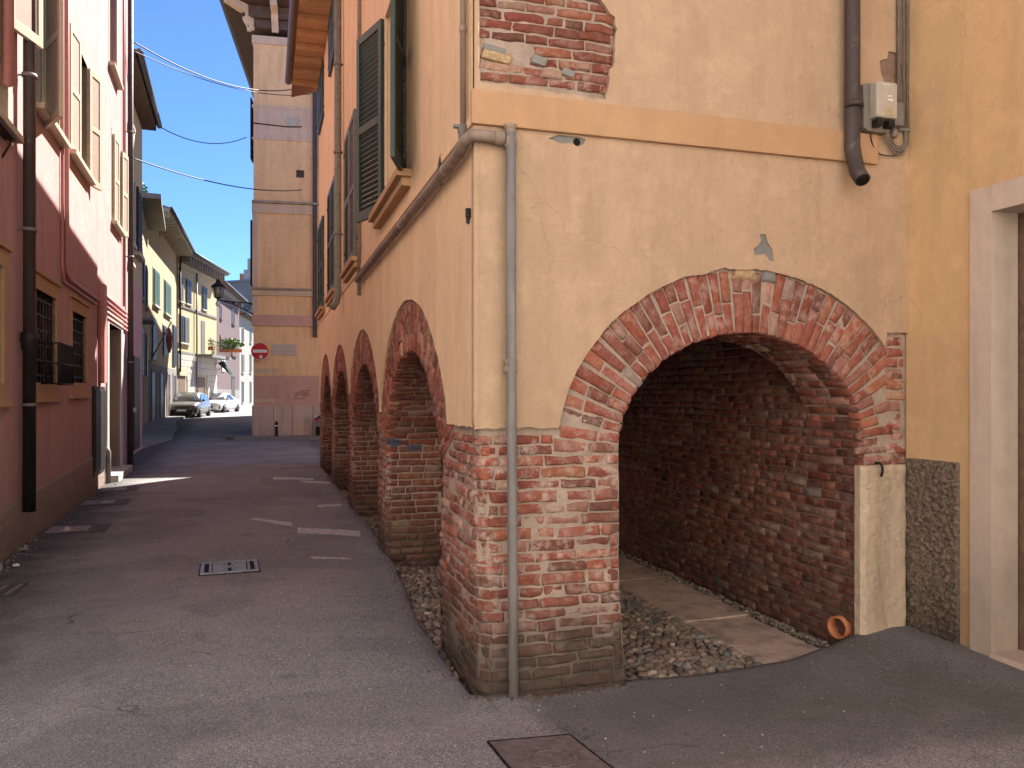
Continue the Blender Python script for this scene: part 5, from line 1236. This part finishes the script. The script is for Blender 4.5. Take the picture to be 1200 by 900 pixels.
m.lathe((1.19, YS-.046, 2.947), [(.034, 0), (.040, .004), (.040, .05), (.034, .054)], (1, 0, 0), 14)
for y in (4.75, 6.4, 8.2): m.lathe((XF-.05, y, 2.905), [(.034, 0), (.039, .004), (.039, .04), (.034, .044)], (0, 1, 0), 12)
each(m, 'joint', 'pipe_paint', g)
t = pipe('wall_conduit', 'thin painted riser pipe with a tap at the house corner', 'conduit', [(XF-.03, 4.40, 8.1), (XF-.03, 4.40, 2.93)], .017, 'pipe_paint', [(XF-.03, 4.40, z) for z in (3.6, 4.6)], n=10, clampmat='pipe_paint')
m = MB(); m.lathe((XF-.03, 4.40, 2.95), [(.018, 0), (.026, .01), (.026, .06), (.032, .07), (.032, .10), (.018, .12)], n=12); m.box((XF-.085, 4.385, 3.04), (.07, 0, 0), (0, .03, 0), (0, 0, .02), (1, 1, 1), .005); m.build('tap', 'pipe_zinc', t)
pipe('wall_conduit', 'thin riser pipe on the orange side wall beyond the open shutter', 'conduit', [(XF-.03, 9.69, 8.1), (XF-.03, 9.69, 2.72)], .022, 'pipe_paint', [(XF-.03, 9.69, z) for z in (3.3, 4.4, 5.6)], n=8, clampmat='pipe_paint')
t = pipe('downpipe', 'weathered zinc downpipe on the side wall among the green shutters', 'drainpipe', [(XF-.08, 12.05, 8.2), (XF-.08, 12.05, 3.05), (XF-.10, 12.03, 2.90), (XF-.17, 12.01, 2.80)], .052, flat('zinc_green', (.21, .20, .155), .6, .3), [(XF-.08, 12.05, z) for z in (3.9, 5.1, 6.4)], wall=(.08, 0, 0))
fd = pipe('front_downpipe', 'dark brown downpipe with a curved spout high on the front wall', 'drainpipe', [(3.52, YS-.07, 8.2), (3.52, YS-.07, 3.10), (3.518, YS-.09, 3.02), (3.51, YS-.125, 2.93), (3.495, YS-.19, 2.86)], .047, 'pipe_brown', [(3.52, YS-.085, 3.36), (3.52, YS-.085, 5.2)], wall=(0, .08, 0), clampmat='pipe_brown', n=16)
ax_ = Vector((-.015, -.065, -.07)).normalized(); m = MB(); m.lathe(Vector((3.495, YS-.19, 2.86))+ax_*.001, [(.040, 0), (.040, .002)], ax_, 16); m.build('bore', 'gap', fd)
bx = thing('junction_box', 'beige telephone junction box beside the dark brown downpipe', 'utility box', (3.72, YS, 3.3))
m = MB(); m.slab([(3.615, 3.235), (3.66, 3.215), (3.80, 3.215), (3.825, 3.30), (3.825, 3.50), (3.81, 3.515), (3.63, 3.515), (3.61, 3.50)], [], lambda a, b, t: Vector((a, YS-.06+t, b)), .058); m.build('back_box', 'grey_dark', bx)
m = MB(); m.box((3.655, YS-.13, 3.285), (.16, 0, 0), (0, .072, 0), (0, 0, .225), (1, 1, 1), .012); m.build('cover', 'grey_box', bx)
m = MB(); m.box((3.715, YS-.135, 3.30), (.06, 0, 0), (0, .006, 0), (0, 0, .055)); m.build('label_plate', flat('label_beige', (.5, .40, .25), .6), bx)
m = MB(); m.box((3.735, YS-.134, 3.39), (.04, 0, 0), (0, .005, 0), (0, 0, .014), (1, 1, 1), .002); m.box((3.735, YS-.134, 3.415), (.035, 0, .004), (0, .005, 0), (0, 0, .008)); m.box((3.695, YS-.134, 3.485), (.06, 0, 0), (0, .005, 0), (0, 0, .006)); m.build('emblem', 'white', bx)
m = MB(); m.box((3.668, YS-.12, 3.235), (.045, 0, 0), (0, .05, 0), (0, 0, .04)); m.box((3.755, YS-.12, 3.235), (.045, 0, 0), (0, .05, 0), (0, 0, .04)); each(m, 'cable_entry', 'black', bx)
sb = thing('splice_box', 'small grey splice box with a gland to the right of the junction box', 'utility box', (3.88, YS, 3.3))
m = MB(); m.box((3.845, YS-.075, 3.265), (.075, 0, 0), (0, .074, 0), (0, 0, .155), (1, 1, 1), .014); m.build('case', 'grey_dark', sb); m = MB(); m.lathe((3.875, YS-.035, 3.20), [(.014, 0), (.022, .01), (.022, .04), (.016, .045), (.016, .066)], n=10); m.build('gland', 'grey_dark', sb)
def wire(name, label, pts, r=.006, mt='cable', group=None, n=6, cat='cable'):
    m = MB(); P_ = [Vector(p) for p in pts]
    if len(P_) > 2:                                  # smooth through the points
        out = []
        for i in range(len(P_)-1):
            a, b, c, d_ = P_[max(i-1, 0)], P_[i], P_[i+1], P_[min(i+2, len(P_)-1)]
            for k in range(6):
                t = k/6; out.append(.5*((2*b)+(-a+c)*t+(2*a-5*b+4*c-d_)*t*t+(-a+3*b-3*c+d_)*t**3))
        P_ = out+[P_[-1]]
    m.tube(P_, r, n); return tag(m.build(name, mt, loc=P_[0]), label, cat, group)
yb = YS-.02
wire('wall_cable', 'dark thin cable drooping under the junction box', [(3.68, yb-.03, 3.235), (3.69, yb-.02, 3.17), (3.75, yb, 3.10), (3.84, yb, 3.085), (3.92, yb, 3.10), (3.985, yb, 3.15), (4.0, yb, 3.25)], .004, 'cable_black')
for k, lb in enumerate(('outermost grey cable looping from the junction box to the corner risers', 'middle grey cable looping from the junction box to the corner risers', 'innermost grey cable looping from the junction box to the corner risers')):
    o_ = k*.012
    wire('wall_cable', lb, [(3.79+o_*.5, yb-.03, 3.24), (3.82+o_, yb-.02, 3.16+o_), (3.88+o_, yb-.01, 3.105+o_*1.3), (3.94, yb-.01, 3.105+o_*1.5), (3.985-o_*.5, yb, 3.16+o_), (3.995-o_, yb, 3.26)], .006, 'cable', 'grey cables looping below the junction box')
wire('wall_cable', 'thin grey cable from the small splice box to the corner risers', [(3.875, yb, 3.21), (3.88, yb-.01, 3.16), (3.93, yb-.01, 3.15), (3.975, yb, 3.19), (3.985, yb, 3.27)], .005, 'cable')
for k, (x, r, lb) in enumerate(((3.925, .014, 'thicker grey riser cable left of the others at the inner corner'), (3.965, .007, 'thin riser cable between the thick one and the corner one'), (3.995, .009, 'riser cable tucked tightest into the inner corner'))):
    wire('riser_cable', lb, [(x, YS-.018, 3.25), (x, YS-.018, 8.1)], r, 'cable', 'riser cables in the inner corner')
m = MB(); m.box((3.915, YS-.03, 3.255), (.095, 0, 0), (0, .03, 0), (0, 0, .02), (1, 1, 1), .004); tag(m.build('cable_clip', 'grey_dark', loc=(3.93, YS, 3.26)), 'small grey clip gathering the riser cables below the junction box', 'clip')
# terracotta drain spout, iron hook, wall holes
tp = thing('drain_spout', 'terracotta drain pipe end poking out of the passage wall', 'pipe', (3.66, 4.46, -.0))
ring = [(.075, 0), (.075, .055), (.064, .055), (.060, .0), (.058, -.06)]
m = MB(); c0 = Vector((3.66, 4.455, .0)); ax = Vector((-1, -.25, 0)).normalized(); a_ = ax.orthogonal().normalized(); b_ = ax.cross(a_); N = 24
vs = [c0+ax*h+(a_*math.cos(2*math.pi*k/N)+b_*math.sin(2*math.pi*k/N))*r for r, h in ring for k in range(N)]
m.add(vs, [(i*N+k, i*N+(k+1) % N, (i+1)*N+(k+1) % N, (i+1)*N+k) for i in range(4) for k in range(N)], (1, 1, 1), True); m.build('pipe_end', 'terracotta', tp)
m = MB(); m.lathe(c0-ax*.05, [(.058, 0), (.058, .002)], ax, 20); m.build('bore', 'gap', tp)
wire('iron_hook', 'small black iron hook over the limestone pillar', [(3.765, Y0-.01, 1.10), (3.765, Y0-.055, 1.10), (3.768, Y0-.07, 1.07), (3.768, Y0-.065, 1.03), (3.775, Y0-.05, 1.02)], .008, 'black_iron', cat='hook')
m = MB(); m.lathe((XF-.001, 5.11, 3.0), [(.055, 0), (.05, .012), (.03, .02)], (-1, 0, 0), 12); m.v = [(x, y, 3.0+(z-3.0)*1.9) for x, y, z in m.v]; tag(m.build('wall_anchor', 'black_iron', loc=(XF, 4.96, 3.)), 'black iron wall anchor plate over the gas pipe', 'wall anchor')
m = MB(); m.box((XF-.012, 4.36, 2.50), (.012, 0, 0), (0, .05, .01), (0, -.01, .07), (1, 1, 1), .004); m.box((XF-.03, 4.33, 2.53), (.03, 0, 0), (0, .02, 0), (0, 0, .05), (1, 1, 1), .004); tag(m.build('wall_anchor', 'black_iron', loc=(XF, 4.36, 2.5)), 'small rusty iron stub near the corner below the gas pipe', 'wall anchor')
m = MB(); m.lathe((1.695, YF+.008, 2.985), [(.022, 0), (.020, .003)], (0, -1, 0), 14); m.build('wall_hole', 'gap', A)
# blue paint smear on the second pier, inside the first arch
m = MB()
for (cx, cz, rx_, rz_, sd) in ((1.20, 1.10, .075, .07, 0), (1.40, 1.02, .10, .028, 5)):
    pts = [(cx+rx_*(1+.4*nz(k*.9, sd))*math.cos(2*math.pi*k/26), cz+rz_*(1+.4*nz(k*.9, sd, 3))*math.sin(2*math.pi*k/26)) for k in range(26)]
    m.slab(pts, [], lambda a, b, t: Vector((a, ARC[0]+AW-.008+t, b)), .006)
def blue():
    t = NT('blue_smear'); al = t.ramp(t.math('ADD', t.noise(30., 5., .7), t.math('MULTIPLY', t.noise(7., 2.), .5)), .66, .86, 0., .75)
    mx = t.t.nodes.new('ShaderNodeMixShader'); tr = t.t.nodes.new('ShaderNodeBsdfTransparent'); out = t.t.nodes['Material Output']
    t.t.links.new(al, mx.inputs[0]); t.t.links.new(tr.outputs[0], mx.inputs[1]); t.t.links.new(t.b.outputs[0], mx.inputs[2]); t.t.links.new(mx.outputs[0], out.inputs[0])
    return t.done((.07, .13, .24), .9)
m.build('paint_smear', blue(), A)

# ================================================================== cables across the lane
def span(label, a, b, sag, r=.011, mt='cable_black', group='cables strung across the lane'):
    a, b = Vector(a), Vector(b); wire('overhead_cable', label, [a.lerp(b, k/8)-Vector((0, 0, sag*4*(k/8)*(1-k/8))) for k in range(9)], r, mt, group, 5)
tp_ = lambda s, z: TF.p(s, z, .12)
w1 = onD(366, 99, 27.2); w2 = onD(366, 110, 27.2)
span('highest overhead cable from the far pink downpipe to the tan wall duct', PF.p(18.35, onP(150, 70).z+.25, .12), w1, .55, .016); span('second overhead cable just below the highest one', PF.p(18.4, onP(153, 87).z+.2, .12), w2, .35, .012)
span('overhead cable from the dark eaves to the tan house eave corner', (-2.9, 24.2, 9.0+.0), TF.p(-.25, 10.35, -.2), .35, .014); span('lowest overhead cable from the pink wall to the tan wall', PF.p(18.4, onP(152, 200).z+.1, .12), TF.p(1.6, 8.55, .1), .25, .016)
wire('wall_cable', 'black cable running level across the upper tan wall', [TF.p(-.02, 10.78, .03), TF.p(.5, 10.75, .03), TF.p(1.1, 10.72, .03), TF.p(1.6, 10.74, .06)], .02, 'cable_black')
wire('wall_cable', 'cable hanging down beside the dark duct on the tan wall', [TF.p(2.25, 12.6, .05), TF.p(2.2, 11.6, .08), TF.p(2.2, 10.4, .05), TF.p(2.2, 9., .05)], .022, 'cable')
for k, (z0, y0) in enumerate(((5.9, 13.), (3.9, 13.4))):
    pass

# ================================================================== parked cars
def car(name, label, loc, rz, paint, L, W, Hh, hood, coupe, trim):
    t = thing(name, label, 'car', loc); c, s = math.cos(rz), math.sin(rz)
    def wp(x, y, z): return (loc[0]+x*c-y*s, loc[1]+x*s+y*c, loc[2]+z)
    def loft(m, secs, k=1):
        n = len(secs[0]); vs = [wp(*p) for r in secs for p in r]
        fs = [(j*n+i, j*n+(i+1) % n, (j+1)*n+(i+1) % n, (j+1)*n+i) for j in range(len(secs)-1) for i in range(n)]
        fs += [tuple(range(n-1, -1, -1)), tuple(range((len(secs)-1)*n, len(secs)*n))]; m.add(vs, fs, (1, 1, 1), True)
    h = W/2
    def sec(y, w, zb, zt, crown=.03): return [(-w*.90, y, zb), (-w, y, zb+.18), (-w, y, (zb+zt)*.52), (-w*.96, y, zt-.06), (-w*.80, y, zt), (0, y, zt+crown), (w*.80, y, zt), (w*.96, y, zt-.06), (w, y, (zb+zt)*.52), (w, y, zb+.18), (w*.90, y, zb)]
    m = MB(); loft(m, [sec(-L/2, h*.66, .30, hood*.68), sec(-L/2+.06, h*.82, .22, hood*.78), sec(-L/2+.28, h*.96, .19, hood*.88), sec(-L/2+.8, h, .19, hood*.97), sec(-L/2+1.2, h, .19, hood*1.02), sec(0, h, .19, hood*1.05), sec(L/2-.8, h, .19, hood*1.08), sec(L/2-.2, h*.95, .22, hood*1.04), sec(L/2, h*.8, .32, hood*.9)])
    m.build('body', paint, t)
    def cab(y, w0, w1, z0, z1): return [(-w0, y, z0), (-w1, y+0, z1-.06), (-w1*.85, y, z1), (0, y, z1+.015), (w1*.85, y, z1), (w1, y, z1-.06), (w0, y, z0)]
    z0 = hood*.98; a0 = -L/2+1.05; a1 = -L/2+(1.85 if coupe else 1.75); a2 = L/2-(1.5 if coupe else .75); a3 = L/2-(.45 if coupe else .12)
    m = MB(); loft(m, [cab(a0, h*.90, h*.86, z0, z0+.07), cab(a1, h*.93, h*.70, z0, Hh), cab((a1+a2)/2, h*.94, h*.71, z0, Hh+.01), cab(a2, h*.93, h*.68, z0, Hh-.03), cab(a3, h*.88, h*.72, z0, z0+(.12 if coupe else .25))]); m.build('cabin', paint, t)
    def strip(nm, mt, quads, parent=t, off=.012):
        m = MB()
        for qd in quads:
            v = [Vector(wp(*p)) for p in qd]; nn = (v[1]-v[0]).cross(v[2]-v[0]).normalized(); ctr = Vector(wp(0, 0, .7))
            if nn.dot(v[0]-ctr) < 0: v = v[::-1]; nn = -nn
            b = [p+nn*off for p in v]; m.add(v+b, [(4, 5, 6, 7), (0, 1, 5, 4), (1, 2, 6, 5), (2, 3, 7, 6), (3, 0, 4, 7)])
        return m.build(nm, mt, parent)
    lr = lambda f_, y0, y1, z0_, z1_: None
    yw = lambda z: a0+(a1-a0)*(z-z0-.07)/(Hh-z0-.07)
    strip('windscreen', 'windscreen', [[(-h*.80, a0+.05, z0+.10), (h*.80, a0+.05, z0+.10), (h*.62, a1-.03, Hh-.05), (-h*.62, a1-.03, Hh-.05)]])
    for sg in (-1, 1):
        xx = lambda z, sg=sg: sg*(h*.935-(h*.935-h*.71)*(z-z0)/(Hh-.06-z0))
        strip('side_window', 'windscreen', [[(xx(z0+.05), a1-.45, z0+.05), (xx(z0+.05), a2+.15, z0+.05), (xx(Hh-.1), a2-.1, Hh-.1), (xx(Hh-.1), a1+.02, Hh-.1)]])
        m = MB(); m.box(wp(sg*h*1.02-.06, a0+.35, z0+.03), Vector((c, s, 0))*.14, Vector((-s, c, 0))*.10, (0, 0, .13), (1, 1, 1), .03); m.build('wing_mirror', trim, t)
        yf = -L/2
        hl = [(sg*h*.50, yf+.045, hood*.60), (sg*h*.92, yf+.22, hood*.66), (sg*h*.93, yf+.34, hood*.84), (sg*h*.55, yf+.10, hood*.76)]
        strip('headlight', 'lamp_glass' if not coupe else 'grey_dark', [hl], off=.02)
        for yy in (-L/2+.82, L/2-.78):
            ax = Vector((c, s, 0))*sg
            m = MB(); m.lathe(Vector(wp(sg*(h-.19), yy, .315)), [(.2, 0), (.30, .01), (.315, .04), (.315, .17), (.30, .205), (.2, .21)], ax, 22); w = m.build('wheel', 'rubber', t)
            m = MB(); m.lathe(Vector(wp(sg*(h-.19), yy, .315)), [(.02, .20), (.2, .213), (.205, .20)], ax, 20); m.build('rim', 'grate', w)
    yf = -L/2
    strip('grille', 'black', [[(-h*.42, yf-.004, hood*.60), (h*.42, yf-.004, hood*.60), (h*.46, yf+.05, hood*.74), (-h*.46, yf+.05, hood*.74)]] if not coupe else [[(-h*.40, yf-.004, .34), (h*.40, yf-.004, .34), (h*.46, yf+.03, hood*.72), (-h*.46, yf+.03, hood*.72)], [(-h*.92, yf+.16, .28), (-h*.5, yf+.03, .28), (-h*.5, yf+.03, .46), (-h*.92, yf+.16, .50)], [(h*.92, yf+.16, .28), (h*.5, yf+.03, .28), (h*.5, yf+.03, .46), (h*.92, yf+.16, .50)]], off=.018)
    if not coupe: strip('bumper', 'black', [[(-h*.9, yf+.09, .26), (h*.9, yf+.09, .26), (h*.92, yf+.10, .46), (-h*.92, yf+.10, .46)], [(-h*.64, yf-.002, .29), (h*.64, yf-.002, .29), (h*.66, yf-.002, .46), (-h*.66, yf-.002, .46)]], off=.03)
    strip('number_plate', 'white', [[(-.26, yf-.03, .38 if not coupe else .34), (.26, yf-.03, .38 if not coupe else .34), (.26, yf-.03, .49 if not coupe else .45), (-.26, yf-.03, .49 if not coupe else .45)]], off=.012)
    if not coupe:
        for sg in (-1, 1):
            m = MB(); m.tube([wp(sg*h*.58, a1+.1, Hh+.05), wp(sg*h*.58, a2-.1, Hh+.04)], .018, 6); m.build('roof_rail', 'black', t)
    return t
p = onD(219, 489, 46.5); car('parked_car', 'grey parked estate car with roof rails, facing down the lane', (p.x, p.y+1.9, gz(p.x, p.y)), R(-7), 'car_grey', 4.3, 1.76, 1.47, .93, False, 'black')
p = onD(249, 483, 55.5); car('parked_car', 'white parked coupe standing behind the grey estate car', (p.x+.3, p.y+1.9, gz(p.x, p.y)), R(-18), 'car_white', 4.2, 1.84, 1.36, .86, True, 'car_white')

# ================================================================== unseen square and pale house, added to bounce sun onto the shaded fronts
mb = MB(); n = 20
sheet([[Vector((-16+36*i/n, -10+7.2*j/n, gz(-16+36*i/n, -10+7.2*j/n)+.012)) for i in range(n+1)] for j in range(n+1)]); struct(mb.build('light_bounce_paving', 'stone_white'))
SQ = Fac((16., -9.5), (-1, 0), (0, 1))
h = thing('light_bounce_house', 'added unseen pale house behind the camera, bouncing sun onto the shaded fronts', 'house', (0, -9.5, 0))
m = MB(); SQ.box(m, 0, 32, -.3, 14.5, -8, 0); m.build('wall', plaster('plaster_bounce', (.80, .75, .68), (.77, .72, .65), (.72, .67, .60), .2, .3), h)
m = MB(); SQ.box(m, -.3, 32.3, 14.5, 14.8, -8.3, .5); m.build('roof', 'rooftile', h)
SL = Fac((-8.5, -9.4), (0, 1), (1, 0))  # second unseen wall, added on the left as a sun bounce
m = MB(); SL.box(m, 0, 15.2, -.3, 13.5, -8, 0); m.build('light_bounce_wing', bpy.data.materials['plaster_bounce'], h)
for k in range(8):
    for z in (1.4, 5.4, 9.6): fwin(h, SQ, 1.6+k*3.9, 2.6+k*3.9, z, z+1.7, shut='green_far')

# ================================================================== light, sky, camera
EL = R(45.5); hx, hy = .655, .756
sv = Vector((hx*math.cos(EL), hy*math.cos(EL), math.sin(EL))).normalized()
W_ = bpy.data.worlds.new('World'); S.world = W_; W_.use_nodes = True; nt = W_.node_tree
sky = nt.nodes.new('ShaderNodeTexSky'); sky.sky_type = 'NISHITA'; sky.sun_disc = False
sky.sun_elevation = EL; sky.sun_rotation = math.atan2(hx, hy); sky.air_density = .8; sky.dust_density = .3; sky.ozone_density = 10.; sky.altitude = 3000.
bg = nt.nodes['Background']; bg.inputs['Strength'].default_value = .060; nt.links.new(sky.outputs[0], bg.inputs['Color'])
sl = bpy.data.lights.new('sun', 'SUN'); sl.energy = 3.5; sl.angle = R(.5); sl.color = (1., .95, .88)
so = bpy.data.objects.new('sun', sl); COL.objects.link(so); so.rotation_euler = sv.to_track_quat('Z', 'Y').to_euler(); so.location = (10, 10, 30)
cam = bpy.data.cameras.new('camera'); co = bpy.data.objects.new('camera', cam); COL.objects.link(co)
co.location = (0, 0, CH); co.rotation_euler = (R(90), 0, -TH); cam.sensor_width = 36.; cam.lens = F/1200*36; cam.shift_y = 11/1200.
cam.clip_start = .05; cam.clip_end = 3000.; S.camera = co
vs_ = S.view_settings; vs_.view_transform = 'Standard'; vs_.look = 'None'; vs_.gamma = 1.; vs_.use_curve_mapping = False; vs_.exposure = 2.34
S.cycles.max_bounces = 8; S.cycles.diffuse_bounces = 5; S.cycles.caustics_reflective = False; S.cycles.caustics_refractive = False
